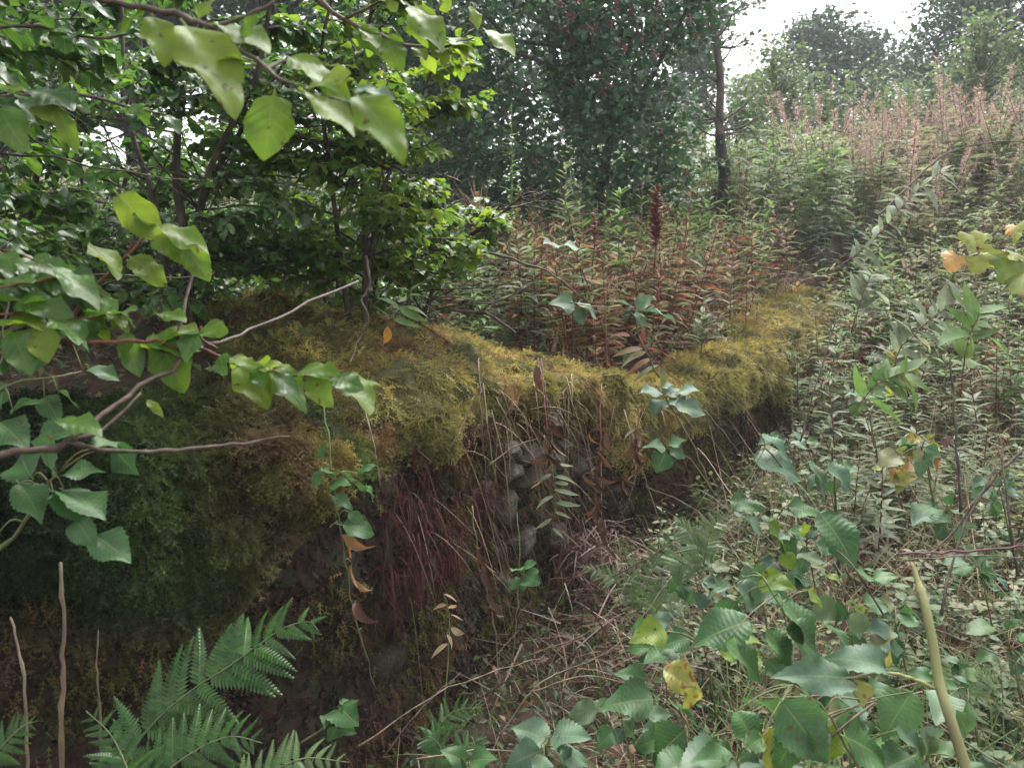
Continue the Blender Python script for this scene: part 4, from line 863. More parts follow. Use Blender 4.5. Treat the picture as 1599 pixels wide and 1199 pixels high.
# fallen bracken and rotting stalks at the wall foot
r_ = np.random.default_rng(81); N = 480; mb = MB()
c0 = at(985, 985, 2.9); P = c0 + r_.normal(0, 1, (N, 3)) * np.array([.26, .30, .07]); P[:, 2] = np.maximum(terrain(P[:, 0], P[:, 1]) + .02, P[:, 2] + .04)
D = r_.normal(0, 1, (N, 3)) * np.array([1, 1, .55]); blades(mb, P - c0, D, r_.uniform(.08, .36, N), r_.uniform(.0015, .004, N), r_.uniform(0, .4, N), r_, 3)
o = empty('dead_bracken', c0, 'heap of collapsed red brown bracken stalks at the wall foot', 'bracken'); tag(mb.build('stalks', M['bracken'], o), kind='stuff')
N = 420; mb = MB(); c0 = at(925, 855, 3.3); P = c0 + r_.normal(0, 1, (N, 3)) * np.array([.10, .10, .05]); D = r_.normal(0, 1, (N, 3)) * np.array([1, 1, .3]) + [0, 0, -.3]
blades(mb, P - c0, D, r_.uniform(.05, .18, N), r_.uniform(.0015, .004, N), r_.uniform(0, .6, N), r_, 3)
o = empty('dead_bracken', c0, 'small tuft of dead red bracken hanging under the wall corner', 'bracken'); tag(mb.build('stalks', M['bracken'], o), kind='stuff')

# red dock spire and tall pale spire
def spire(name, label, px, py0, py1, d, w, smat, fmat, n, seed, cat, T=TINY):
    b = at(px, py1, d); t = at(px + 4, py0, d); r = np.random.default_rng(seed); root = empty(name, b, label, cat); mb = MB(); tube(mb, smooth([b * 0, (t - b) * .5 + [.01, 0, 0], t - b], 4), np.linspace(.006, .002, 9), 5); mb.build('stem', M[smat], root)
    a = r.uniform(.25, 1, n); az = r.uniform(0, 6.28, n); D = np.stack([np.cos(az), np.sin(az), .7 + 0 * a], 1); fo = MB()
    scatter(fo, T[0], basis(D, np.array([0, 0, 1.])), (t - b) * a[:, None], w * r.uniform(.6, 1.2, n) * np.interp(a, [.25, .6, 1], [.7, 1, .5])); tag(fo.build('seed_clusters', M[fmat], root), kind='stuff')
spire('dock_spire', 'rusty red dock seed spire standing among the pale willowherb', 1022, 292, 420, 4.6, .075, 'stem_red', 'rust', 210, 1, 'dock')
spire('dock_spire', 'second smaller rusty spire left of the tall dock spire', 925, 330, 420, 4.6, .05, 'stem_red', 'rust', 70, 2, 'dock')
spire('tall_herb', 'single tall pale green stem with small leaf tufts before the berry tree', 795, 162, 420, 3.9, .06, 'stem_grn', 'wil_grn', 60, 3, 'herb', WIL_L)
spire('goldenrod', 'low golden yellow flowering plant under the berry tree', 740, 300, 400, 5.4, .06, 'stem_grn', 'maple_or', 120, 4, 'goldenrod')
spire('goldenrod', 'small dull yellow plant right of the golden one', 805, 290, 400, 5.4, .05, 'stem_grn', 'maple', 60, 5, 'goldenrod')
for k, (px, p0, p1, d) in enumerate([(880, 262, 420, 4.6), (965, 300, 430, 4.4), (1140, 385, 500, 4.6), (1095, 455, 560, 4.3)]):
    lab = ['upright yellow green willowherb tip before the berry tree trunk', 'leafy green willowherb tip left of the red dock spire', 'reddish willowherb tip leaning at the right of the red stems', 'silvery willowherb sprig in front of the red stems'][k]
    b, t = at(px, p1, d), at(px + 5, p0, d); root = empty('willowherb', b, lab, 'willowherb'); mb = MB(); H = np.linalg.norm(t - b); tube(mb, [b * 0, (t - b) / 2, t - b], [.004, .003, .0015], 5); mb.build('stem', M['stem_grn'], root)
    ms = leaf_meshes('wil', WIL, ['wil', 'wil_grn', 'wil_red', 'wil_sil'][k]); r = np.random.default_rng(k + 60)
    for i in range(34):
        a = r.uniform(.1, 1); az = i * 2.4; D = np.array([[math.cos(az), math.sin(az), .5 + a * .5]]); L = .12 * (1.15 - .6 * a)
        put('leaf', ms[i % 3], root, basis(D, np.array([0, 0, 1.]))[0], (t - b) * a, (L * 1.5, L, L))

# ------------------------------------------------------------------ brambles
def cane(mb, base, pts, r0, r1, n=6):
    q = smooth(np.array([at(*p) for p in pts]), 5); m = len(q); rr = np.random.default_rng(int(abs(q[0][0] * 1e4)) + m)
    kn = np.where(rr.random(m) < .16, 1.35, 1.0) * rr.uniform(.88, 1.1, m); L = np.linalg.norm(q[-1] - q[0])
    q[1:-1] += rr.normal(0, min(.0022, L * .004), (m - 2, 3)); tube(mb, q - base, np.linspace(r0, r1, m) * kn, n); return q
def bramble(label, pts, leaves, mat='bram', cmat='bramcane', r0=.003, r1=.0015, seed=0, name='bramble', cat='bramble', wide=1.0, group=None, T=None):
    "cane through image points with depth, and leaflets given base, tip, depth: each leaflet a part"
    r = np.random.default_rng(seed); base = at(*pts[0]); root = empty(name, base, label, cat, group); mb = MB(); q = cane(mb, base, pts, r0, r1)
    for L in leaves:
        bx, by, tx, ty, d = L[:5]; mt = L[5] if len(L) > 5 and L[5] else mat; dd = L[6] if len(L) > 6 else r.normal(-.01, .03)
        b, t = at(bx, by, d), at(tx, ty, d + dd)
        k = int(np.argmin(np.linalg.norm(q - b, axis=1))); a = q[k]
        if np.linalg.norm(a - b) > .012: tube(mb, smooth([a - base, (a + b) / 2 + [0, 0, .01] - base, b - base], 3), np.linspace(r1, .0009, 7), 4)
        Tq = CURL if mt in ('brown', 'bracken') or (mt == 'maple_or' and T is DOG) else (T or BRAM); ms = leaf_meshes('bram%d' % id(Tq), Tq, mt, 'leaflet'); ln = np.linalg.norm(t - b)
        hint = np.array([r.normal(0, .35), -.45 + r.normal(0, .25), 1.0]) if abs(ty - by) < 1.6 * abs(tx - bx) else np.array([r.normal(0, .4), -1.0, .75 + r.normal(0, .2)])
        aimed_leaf(root, base, b, t, ms[r.integers(len(ms))], wide, hint, r, 'leaflet')
    mb.build('cane', M[cmat], root); return root
bramble('bramble spray of pale leaflets reaching over the wall end', [(1330, 905, 2.2), (1290, 830, 2.1), (1245, 760, 2.05), (1195, 700, 2.0)], [
    (1190, 680, 1240, 711, 2.0, 'bram_grey'), (1178, 718, 1262, 737, 2.0, 'bram_grey'), (1264, 722, 1302, 772, 2.05, 'bram_grey'), (1292, 726, 1340, 764, 2.05, 'bram_grey'),
    (1232, 792, 1288, 800, 2.0), (1140, 782, 1192, 792, 2.0), (1146, 800, 1200, 828, 1.95, 'bram_grey'), (1280, 800, 1347, 880, 1.9), (1226, 840, 1246, 878, 1.95), (1200, 815, 1238, 858, 1.95, 'dog_lime')], seed=1)
bramble('big bramble shoot with long ribbed leaves in the middle of the tangle', [(1330, 1130, 1.55), (1290, 1060, 1.5), (1240, 980, 1.48), (1190, 900, 1.5)], [
    (1166, 902, 1242, 936, 1.55), (1140, 916, 1098, 926, 1.55, 'bram_grey'), (1150, 915, 1196, 952, 1.52, 'bram_grey'), (1172, 970, 1082, 994, 1.45), (1134, 1002, 1202, 1058, 1.4), (1196, 986, 1248, 1038, 1.42),
    (1222, 940, 1292, 1012, 1.45), (1228, 984, 1304, 1032, 1.42), (1186, 905, 1236, 912, 1.55, 'dog_lime'), (1150, 940, 1120, 985, 1.5), (1262, 922, 1290, 946, 1.5, 'dog_lime'), (1290, 975, 1335, 1010, 1.5), (1200, 1030, 1230, 1065, 1.42), (1250, 1040, 1275, 1082, 1.42)], seed=2)
bramble('lowest bramble shoot with the broad dark leaf at the bottom edge', [(1380, 1260, 1.25), (1330, 1180, 1.25), (1290, 1110, 1.28), (1240, 1070, 1.3)], [
    (1174, 1092, 1228, 1108, 1.3), (1222, 1096, 1302, 1196, 1.2), (1250, 1072, 1308, 1138, 1.25), (1425, 1080, 1376, 1150, 1.25), (1150, 1110, 1188, 1168, 1.25), (1320, 1150, 1400, 1185, 1.2), (1310, 1090, 1365, 1100, 1.3, 'bram_grey'), (1400, 1140, 1455, 1175, 1.22, 'bram_grey'), (1250, 1130, 1215, 1215, 1.2), (1190, 1150, 1240, 1215, 1.2, 'bram_yel')], seed=3)
bramble('bramble sucker with one broad ribbed leaf by the red bracken heap', [(1120, 1230, 1.45), (1090, 1160, 1.5), (1060, 1110, 1.55), (1030, 1080, 1.6)], [
    (1022, 1092, 938, 1094, 1.55, None, 0), (1010, 1060, 962, 1046, 1.6), (1036, 1045, 1100, 1075, 1.55, 'bram_yel'), (1086, 1072, 1072, 1112, 1.5, 'bram_yel'), (1048, 1098, 1098, 1125, 1.5), (1070, 1140, 1010, 1190, 1.4), (1090, 1160, 1140, 1190, 1.4), (1040, 1150, 985, 1165, 1.45), (1110, 1180, 1060, 1215, 1.35)], seed=4)
bramble('small bramble with three neat leaflets above the broad leaf', [(1090, 1060, 1.9), (1060, 1030, 1.9), (1030, 1005, 1.95)], [
    (1010, 1000, 1000, 968, 1.95), (1016, 1012, 978, 1010, 1.95), (1014, 1020, 1046, 1034, 1.95), (1040, 1000, 1064, 1008, 1.95), (1022, 1020, 996, 1032, 1.95)], seed=5, wide=1.1)
bramble('low bramble rosette at the bottom edge right of the fern', [(860, 1260, 1.35), (855, 1190, 1.4), (850, 1160, 1.4)], [
    (858, 1158, 802, 1128, 1.42), (862, 1150, 914, 1142, 1.42), (868, 1170, 928, 1185, 1.38), (845, 1172, 788, 1195, 1.38), (850, 1180, 842, 1215, 1.35), (874, 1180, 900, 1220, 1.35)], 'bram_grey', seed=6, wide=1.15)
bramble('pale green bramble sprig at the bottom edge beside the small fern', [(745, 1270, 1.4), (735, 1220, 1.42), (730, 1195, 1.42)], [(728, 1192, 694, 1168, 1.42), (732, 1190, 770, 1178, 1.42), (730, 1200, 700, 1222, 1.4), (736, 1200, 772, 1212, 1.4)], 'bram', seed=7, wide=1.1)
bramble('small bramble sprig with dark leaflets between fern and wall', [(470, 1160, 1.75), (500, 1140, 1.75), (530, 1110, 1.78)], [(528, 1108, 504, 1128, 1.78), (530, 1104, 552, 1122, 1.78), (532, 1100, 545, 1090, 1.78), (526, 1135, 512, 1158, 1.76), (530, 1140, 552, 1140, 1.76)], seed=8, wide=1.1)
bramble('grey bramble rosette of five leaflets against the red stems', [(1030, 590, 3.0), (1000, 530, 2.95), (985, 488, 2.9), (920, 478, 2.9), (880, 470, 2.9)], [
    (898, 478, 862, 468, 2.9), (902, 474, 938, 492, 2.9), (900, 484, 914, 506, 2.9), (982, 476, 956, 466, 2.9), (988, 480, 974, 484, 2.9), (994, 482, 1016, 460, 2.9), (1008, 486, 1056, 490, 2.88), (994, 488, 1008, 508, 2.88), (986, 486, 970, 496, 2.9), (872, 384, 852, 374, 3.0), (880, 384, 912, 386, 3.0)], 'bram_grey', seed=9, wide=1.25)
bramble('bramble rosette of grey green leaflets over the wall corner', [(1110, 760, 2.7), (1080, 690, 2.7), (1045, 630, 2.7), (1025, 600, 2.75)], [
    (1030, 612, 1004, 606, 2.7), (1034, 606, 1052, 598, 2.7), (1040, 618, 1064, 604, 2.7), (1046, 626, 1078, 632, 2.68), (1036, 624, 1018, 646, 2.7), (1056, 632, 1104, 640, 2.65), (1060, 612, 1090, 604, 2.7)], 'bram_grey', seed=10, wide=1.3)
bramble('bright green bramble leaflets hanging below the grey rosette', [(1115, 770, 2.65), (1080, 720, 2.62), (1045, 700, 2.6)], [(1040, 700, 1006, 692, 2.6), (1044, 696, 1070, 682, 2.6), (1046, 702, 1072, 712, 2.6), (1040, 706, 1026, 738, 2.6)], 'bram', seed=11, wide=1.35)
bramble('bramble leaflets in shade low at the left edge', [(-60, 900, 1.1), (20, 840, 1.1), (60, 780, 1.1), (90, 740, 1.1)], [
    (30, 755, 72, 808, 1.08), (50, 745, 20, 700, 1.1), (82, 735, 60, 680, 1.1), (100, 742, 160, 726, 1.1), (100, 765, 165, 790, 1.1), (84, 770, 128, 806, 1.08), (150, 838, 202, 868, 1.08), (120, 812, 142, 850, 1.08), (0, 830, -20, 870, 1.05, 'bram_yel'), (180, 700, 205, 740, 1.15), (60, 690, 120, 660, 1.1), (150, 700, 190, 680, 1.12)], seed=12, wide=1.05)
bramble('dark bramble leaves caught behind the brown foreground twig', [(-40, 640, 1.3), (20, 600, 1.3), (80, 590, 1.3), (130, 580, 1.35)], [
    (48, 590, 66, 560, 1.3), (90, 610, 128, 630, 1.3), (140, 575, 185, 585, 1.35), (70, 620, 90, 655, 1.3), (10, 600, -10, 640, 1.3), (0, 660, 40, 690, 1.25), (20, 640, 55, 620, 1.28), (95, 500, 150, 540, 1.35)], 'bram', seed=13)
for k, (px, py, d, lab) in enumerate([(1180, 880, 1.9, 'bramble leaflets crowding above the big ribbed shoot'), (1100, 1010, 1.65, 'bramble leaflets left of the big ribbed shoot'), (1320, 940, 1.8, 'bramble leaflets between the big shoot and the thick stalk'), (1350, 1120, 1.4, 'bramble leaflets behind the dry side shoot'), (1260, 850, 2.1, 'bramble leaflets under the pale spray')]):
    r = np.random.default_rng(860 + k); sz = 78 / d; lv = []
    for i in range(11):
        a = r.uniform(0, 6.283); q = r.uniform(.1, 1.5) * sz; bx, by = px + math.cos(a) * q * 1.2, py + math.sin(a) * q * .8; a2 = a + r.normal(0, .7); l = sz * r.uniform(.7, 1.25)
        lv.append((bx, by, bx + math.cos(a2) * l, by + math.sin(a2) * l * .5 + 8, d + r.normal(0, .06), ('bram', 'bram', 'bram_grey', 'herb', 'bram', 'dog_lime')[r.integers(6)]))
    bramble(lab, [(px + 20, py + 110, d), (px + 10, py + 50, d), (px, py, d)], lv, seed=880 + k, wide=1.1)
for k, (px, py, d, lab) in enumerate([(1530, 890, 2.3, 'dark bluish bramble leaflets in the tangle at the right edge'), (1510, 1075, 1.7, 'glossy bramble leaflets right of the thick pale stalk'), (1085, 900, 2.3, 'small dark bramble in the shade of the wall foot'), (1575, 1000, 2.0, 'low bramble leaflets below the purple cane'),
                               (1400, 980, 1.9, 'half hidden bramble leaflets left of the thick stalk'), (1290, 740, 2.9, 'distant bramble leaflets under the silvery willowherb'), (1440, 700, 2.6, 'bramble leaflets among yellow leaves right of the wall'), (1150, 1190, 1.25, 'bramble leaflets at the very bottom of the tangle'), (1450, 1180, 1.3, 'bramble leaflets at the foot of the thick pale stalk'),
                               (1350, 620, 3.6, 'bramble leaflets below the silvery sprigs near the far wall'), (1480, 800, 2.5, 'small bramble in the middle of the right hand tangle'), (1560, 760, 2.6, 'bramble half way up the right edge'), (1230, 690, 3.4, 'bramble at the foot of the far wall end'), (970, 1120, 1.9, 'bramble by the dry grass below the bracken heap')]):
    r = np.random.default_rng(900 + k); sz = 85 / d; lv = []
    for i in range(11):
        a = r.uniform(0, 6.283); q = r.uniform(0, 1.1) * sz; bx, by = px + math.cos(a) * q * 1.2, py + math.sin(a) * q * .7; a2 = a + r.normal(0, .6)
        lv.append((bx, by, bx + math.cos(a2) * sz * r.uniform(.7, 1.1), by + math.sin(a2) * sz * .55 + 6, d + r.normal(0, .05), ('bram', 'bram', 'bram_grey', 'herb')[r.integers(4)]))
    bramble(lab, [(px + 20, py + 90, d), (px + 10, py + 40, d), (px, py, d)], lv, seed=950 + k, wide=1.1)

for k, (pts, lab) in enumerate([([(846, 560, 2.75), (852, 640, 2.6), (858, 690, 2.55), (850, 745, 2.55)], 'withered red brown dock leaves hanging before the bare stones'), ([(940, 600, 2.9), (938, 690, 2.75), (930, 760, 2.72), (945, 830, 2.7)], 'withered red dock stem hanging down the wall corner'), ([(1000, 640, 2.8), (990, 700, 2.75), (985, 760, 2.72)], 'withered brown leaves hanging among the corner moss')]):
    r = np.random.default_rng(420 + k); q = smooth(np.array(pts, float), 7); lv = []
    for i in range(2, len(q)):
        for _ in range(r.integers(0, 3)): lv.append((q[i, 0] + r.normal(0, 9), q[i, 1] + r.normal(0, 8), q[i, 0] + r.normal(0, 16), q[i, 1] + r.uniform(8, 40), q[i, 2], ('bracken', 'brown')[r.integers(2)], r.normal(-.02, .02)))
    bramble(lab, pts, lv, 'bracken', 'stem_red', .0022, .0012, seed=430 + k, name='withered_dock', cat='dock', T=CURL, wide=.75)
for k, (px, p0, p1, d, h, lab) in enumerate([(1172, 95, 330, 9, .09, 'tall weed just right of the slender trunk'), (1250, 25, 300, 9.5, .08, 'tall weed crossing the rounded oak at its left'), (1330, 60, 300, 9.5, .08, 'tall weed standing before the rounded oak'), (1205, 110, 320, 8.6, .09, 'leafy tall weed between slender trunk and rounded oak'), (1415, 110, 300, 9.5, .08, 'tall weed under the gap of sky'), (1470, 60, 300, 9, .08, 'tall weed at the left of the tall dark oak'), (1505, 20, 300, 9.2, .09, 'tallest weed before the tall dark oak'), (1560, 40, 300, 9, .08, 'tall weed before the middle of the tall dark oak'), (1590, 90, 320, 8.5, .08, 'tall weed at the upper right edge'), (1375, 100, 300, 9.2, .08, 'tall weed left of the gap of sky')]):
    spire('tall_weed', lab, px, p0, p1, d, h, 'stem_grn', ('wil', 'wil_grn', 'wil_sil')[k % 3], 70, 440 + k, 'weed', WIL_L)
bb = at(748, 345, 3.6); o = empty('dry_grass_tuft', bb, 'pale dry seed grass standing beneath the berry tree', 'grass'); mb = MB(); r = np.random.default_rng(8)
blades(mb, r.normal(0, .012, (26, 3)), np.stack([r.normal(-.15, .28, 26), r.normal(0, .2, 26), np.ones(26)], 1), r.uniform(.18, .32, 26), np.full(26, .0022), r.uniform(.0, .5, 26), r, 6); tag(mb.build('blades', M['dry'], o), kind='stuff')

# thick pale stalk with its dry side shoot
b0 = at(1420, 868, 1.28); sr = empty('hogweed_stalk', at(1520, 1230, 1.15), 'thick pale green broken stalk leaning at the lower right', 'stalk'); so = np.array(sr.location)
q = smooth(np.array([at(1525, 1240, 1.15), at(1508, 1195, 1.16), at(1490, 1140, 1.17), at(1468, 1070, 1.2), at(1458, 1010, 1.22), at(1446, 950, 1.24), at(1436, 915, 1.26), at(1424, 880, 1.28)]), 5)
rr = np.interp(np.arange(len(q)), [0, 12, 24, 28, 29, 30, 35], [.0085, .0078, .0070, .0066, .0080, .0056, .0030]); mb = MB(); tube(mb, q - so, rr, 12); mb.build('stem', M['stalk'], sr)
mb = MB(); cane(mb, so, [(1463, 1075, 1.2), (1430, 1062, 1.19), (1386, 1050, 1.17), (1335, 1058, 1.15), (1290, 1062, 1.14)], .0032, .0016); mb.build('side_shoot', M['stalk'], sr)
ms = leaf_meshes('bram', BRAM, 'bram_grey', 'leaflet'); my = leaf_meshes('bram', BRAM, 'bram_yel', 'leaflet')
for a, b, me, w in [((1384, 1044, 1.17), (1312, 1014, 1.12), ms[0], .7), ((1330, 1060, 1.15), (1226, 1044, 1.1), ms[1], .6), ((1345, 1062, 1.15), (1352, 1098, 1.12), my[0], 1.1), ((1310, 1062, 1.14), (1300, 1085, 1.12), my[1], .8), ((1385, 1042, 1.17), (1392, 1018, 1.17), my[2], .5)]:
    aimed_leaf(sr, so, at(*a), at(*b), me, w, None, RG, 'leaf')
mb = MB(); r = np.random.default_rng(3)
for k in range(7): mb.add(*[(lambda T: T[0] * .012 + (q[-1] - so) + r.normal(0, .008, 3))(DOG_L[0]), DOG_L[0][1], DOG_L[0][2]])
tag(mb.build('withered_tip', M['brown'], sr), kind='stuff')

# sycamore sapling, right edge
def lobed_t(seed):
    a = np.linspace(-2.6, 2.6, 41); r = .34 + .30 * np.abs(np.cos(a * 1.5)) ** 1.3 * (1 - .12 * np.abs(a)) + .03 * np.cos(a * 17)
    p = np.stack([np.sin(a) * r, .42 + np.cos(a) * r, 0 * a], 1); p = np.concatenate([[[0, .06, 0]], p]); inner = np.concatenate([[[0, .2, .02]], p[1:] * .5 + np.array([0, .2, .03])])
    p[:, 2] = -.25 * (p[:, 0] ** 2 + (p[:, 1] - .4) ** 2) + .05 * np.sin(p[:, 0] * 9 + seed)
    n = len(p) - 1; v = np.concatenate([p, inner]); f = []
    for i in range(1, n):
        f += [[i, i + 1, n + 1 + i + 1], [i, n + 1 + i + 1, n + 1 + i], [n + 1, n + 1 + i, n + 1 + i + 1]]
    return v.astype(np.float32), np.array(f), np.stack([v[:, 0] * .5 + .5, v[:, 1]], 1)
LOB = [lobed_t(k) for k in range(3)]
bramble('yellowing sycamore sapling with broad lobed leaves at the right edge', [(1640, 640, 3.2), (1620, 520, 3.1), (1590, 420, 3.0), (1560, 385, 3.0), (1520, 392, 3.0)], [
    (1500, 395, 1482, 420, 3.0, 'maple_or'), (1530, 385, 1500, 364, 3.0, 'maple'), (1520, 395, 1530, 425, 2.98, 'maple'), (1560, 385, 1545, 415, 2.98, 'maple'), (1575, 375, 1600, 345, 3.0, 'maple'), (1580, 400, 1570, 440, 2.95, 'maple'), (1545, 380, 1520, 362, 3.0, 'maple'), (1600, 420, 1600, 455, 2.95, 'maple'), (1590, 350, 1575, 366, 3.0, 'maple_or'), (1570, 395, 1600, 400, 2.95, 'maple')], 'maple', 'stem_red', seed=20, name='sycamore_sapling', cat='sapling', wide=1.25, T=LOB)
for k, (px, py, d, lab) in enumerate([(1445, 690, 2.7, 'cluster of yellow and orange dying leaves in the tangle'), (1400, 735, 2.7, 'pale yellow leaves over brown litter right of the wall foot'), (1410, 560, 3.4, 'yellow leaves beneath the silvery sprigs')]):
    r = np.random.default_rng(30 + k)
    bramble(lab, [(px + 10, py + 60, d), (px, py + 20, d), (px - 5, py - 10, d)], [(px + r.normal(0, 14), py + r.normal(0, 10), px + r.normal(0, 26), py + 14 + r.normal(0, 16), d, ('bram_yel', 'maple_or', 'maple', 'brown')[r.integers(4)]) for _ in range(9)], 'bram_yel', 'stem_red', seed=40 + k, name='dying_plant', cat='plant', T=DOG)

# ------------------------------------------------------------------ ferns
def pinna_t(seed, n=15):
    V, F = [], []; ys = np.linspace(0, 1, n + 1); z = lambda y: -.36 * y * y
    w = .012; V += [[-w, y, z(y)] for y in ys] + [[w, y, z(y)] for y in ys]
    for i in range(n): F += [[i, n + 1 + i, n + 2 + i], [i, n + 2 + i, i + 1]]
    k = len(V)
    for i in range(n):
        y = ys[i] + .03; l = .175 * (1 - .93 * (i / n) ** 1.6) * (1 if i else .9); hw = .5 / n * .86
        for sg in (-1, 1):
            V += [[0, y - hw, z(y)], [0, y + hw, z(y)], [sg * l * .6, y + hw * 1.2 + .25 * l, z(y) - .012], [sg * l * .6, y - hw * .85 + .25 * l, z(y) - .012], [sg * l, y + .42 * l, z(y) - .03]]
            F += [[k, k + 3, k + 2], [k, k + 2, k + 1], [k + 3, k + 4, k + 2]]; k += 5
    V = np.array(V); return V, np.array(F), np.stack([V[:, 0] * .5 + .5, V[:, 1]], 1)
PIN = [pinna_t(k) for k in range(1)]
def frond(root, base, pts, npair, plen, mat, smat='stem_grn', ang=62, seed=0, nrm=(.1, -.75, .7), rr=.0022, asym=1., prof=None):
    r = np.random.default_rng(seed); q = smooth(np.array([at(*p) for p in pts]), 8); ln = np.concatenate([[0], np.cumsum(np.linalg.norm(np.diff(q, axis=0), axis=1))]); ln /= ln[-1]
    mb = MB(); tube(mb, q - q[0], np.linspace(rr, rr * .35, len(q)), 5); st = mb.build('frond', M[smat], root, q[0] - base)
    me = leaf_meshes('pin', PIN, mat, 'pinna')[0]; nrm = norm(np.array(nrm, float))
    for i in range(npair):
        t = .06 + .93 * i / npair; p = np.array([np.interp(t, ln, q[:, k]) for k in range(3)]); td = norm(np.array([np.interp(min(t + .03, 1), ln, q[:, k]) - np.interp(max(t - .03, 0), ln, q[:, k]) for k in range(3)]))
        sv = norm(np.cross(td, nrm)); L = plen * (np.interp(t, [0, .25, .55, .85, 1], [.55, 1, .95, .5, .16]) if prof is None else np.interp(t, *prof))
        for sg in (-1, 1):
            if r.random() < .05: continue
            a = math.radians(ang + r.normal(0, 7) - 10 * t); d = td * math.cos(a) + sv * sg * math.sin(a) + nrm * r.normal(.0, .10); l = L * r.uniform(.9, 1.1) * (asym if sg < 0 else 1)
            put('pinna', me, st, basis(d[None], nrm + r.normal(0, .26, 3))[0], p - q[0], (l, l, l))
    return st
fb = at(190, 1260, 1.45); fr = empty('fern', fb, 'large green fern with arching fronds before the wall at the bottom left', 'fern')
frond(fr, fb, [(180, 1225, 1.46), (222, 1150, 1.5), (287, 1087, 1.52), (358, 1040, 1.54), (405, 1006, 1.56), (445, 980, 1.58), (482, 971, 1.60), (498, 985, 1.58)], 19, .118, 'fern', seed=1)
frond(fr, fb, [(200, 1290, 1.38), (240, 1225, 1.38), (300, 1175, 1.40), (360, 1150, 1.42), (410, 1160, 1.42)], 15, .085, 'fern', seed=2)
frond(fr, fb, [(230, 1290, 1.36), (205, 1215, 1.36), (175, 1150, 1.38), (135, 1110, 1.38)], 12, .065, 'fern', seed=3)
frond(fr, fb, [(330, 1290, 1.3), (400, 1225, 1.3), (470, 1185, 1.32), (545, 1190, 1.34)], 14, .06, 'fern_pale', seed=4)
frond(fr, fb, [(-40, 1230, 1.2), (0, 1170, 1.2), (35, 1135, 1.2), (60, 1125, 1.2)], 10, .04, 'fern', seed=5)
for k, (lab, base, frs) in enumerate([
    ('small fern with curled fronds at the wall foot bottom centre', (690, 1215, 1.7), [([(690, 1215, 1.7), (680, 1150, 1.72), (710, 1110, 1.75), (760, 1105, 1.76)], 12, .05), ([(690, 1215, 1.7), (690, 1170, 1.7), (670, 1150, 1.7), (655, 1160, 1.7)], 10, .05), ([(692, 1215, 1.7), (720, 1170, 1.72), (760, 1150, 1.74)], 10, .045)]),
    ('pale bracken fronds at the wall foot under the corner', (1000, 960, 2.6), [([(1000, 960, 2.6), (960, 905, 2.6), (905, 885, 2.6)], 14, .055), ([(1000, 960, 2.6), (1020, 890, 2.55), (1050, 850, 2.5), (1090, 830, 2.5)], 14, .065), ([(1010, 960, 2.6), (1070, 900, 2.5), (1110, 890, 2.45)], 12, .06), ([(1000, 960, 2.6), (980, 880, 2.6), (965, 830, 2.6)], 12, .05), ([(1020, 965, 2.5), (1040, 940, 2.45), (1090, 945, 2.4)], 10, .08)]),
    ('small pale fern in the shade right of the thick stalk', (1500, 1090, 1.9), [([(1500, 1090, 1.9), (1495, 1055, 1.9), (1515, 1030, 1.9)], 11, .06), ([(1505, 1090, 1.9), (1530, 1060, 1.9), (1560, 1055, 1.9)], 10, .05)]),
    ('yellowish bracken tuft left of the big bramble shoot', (1100, 880, 2.3), [([(1100, 880, 2.3), (1080, 835, 2.3), (1050, 810, 2.3)], 14, .055), ([(1100, 880, 2.3), (1110, 830, 2.3), (1135, 800, 2.3)], 14, .055), ([(1100, 885, 2.3), (1075, 880, 2.3), (1045, 890, 2.3)], 10, .07)])]):
    bb = at(*base); f2 = empty('fern', bb, lab, 'fern')
    for j, (pts, n, l) in enumerate(frs): frond(f2, bb, pts, n, l, ['fern', 'fern_pale', 'fern_pale', 'fern_pale'][k], seed=20 + 5 * k + j, rr=.0014)

# ------------------------------------------------------------------ canes, stalks and trailing stems
def stick(name, label, cat, pts, r0, r1, mat, group=None, n=6):
    b = at(*pts[0]); mb = MB(); q = cane(mb, b, pts, r0, r1, n); o = mb.build(name, M[mat]); o.location = b; return tag(o, label, cat, group)
stick('cane', 'straight pale brown cane standing at the lower left', 'cane', [(98, 1260, 1.5), (97, 1100, 1.5), (100, 1000, 1.5), (95, 880, 1.5)], .0046, .0032, 'cane', n=8)
stick('cane', 'bent thin brown cane at the lower left corner', 'cane', [(40, 1260, 1.45), (42, 1140, 1.45), (34, 1040, 1.45), (17, 965, 1.45)], .0036, .0022, 'cane', n=8)
stick('cane', 'thin greenish cane in the shade right of the straight one', 'cane', [(158, 1230, 1.55), (156, 1100, 1.55), (150, 1040, 1.55), (154, 985, 1.55)], .0026, .0014, 'cane', n=6)
stick('fallen_twig', 'dark crooked twig lying on the yellow moss', 'twig', [(700, 484, 3.0), (735, 488, 3.0), (765, 492, 2.97), (805, 520, 2.9)], .008, .005, 'bark')
stick('bare_stem', 'thin bent stem rising from the fallen twig on the moss', 'twig', [(752, 492, 2.96), (765, 476, 2.95), (800, 462, 2.95), (840, 440, 2.95)], .004, .002, 'twig')
stick('arching_stem', 'long arching woody stem sloping down across the bank', 'stem', [(675, 365, 3.0), (730, 385, 2.95), (800, 405, 2.9), (865, 430, 2.85), (900, 460, 2.85)], .006, .003, 'twig')
stick('bare_stem', 'thin purple bramble cane running to the right edge', 'cane', [(1400, 866, 1.9), (1470, 862, 1.9), (1540, 858, 1.95), (1630, 850, 2.0)], .0028, .0024, 'purple')
stick('bare_stem', 'second thin cane just under the purple one', 'cane', [(1390, 876, 1.95), (1450, 872, 1.95), (1530, 868, 2.0), (1630, 872, 2.0)], .0020, .0016, 'twig')
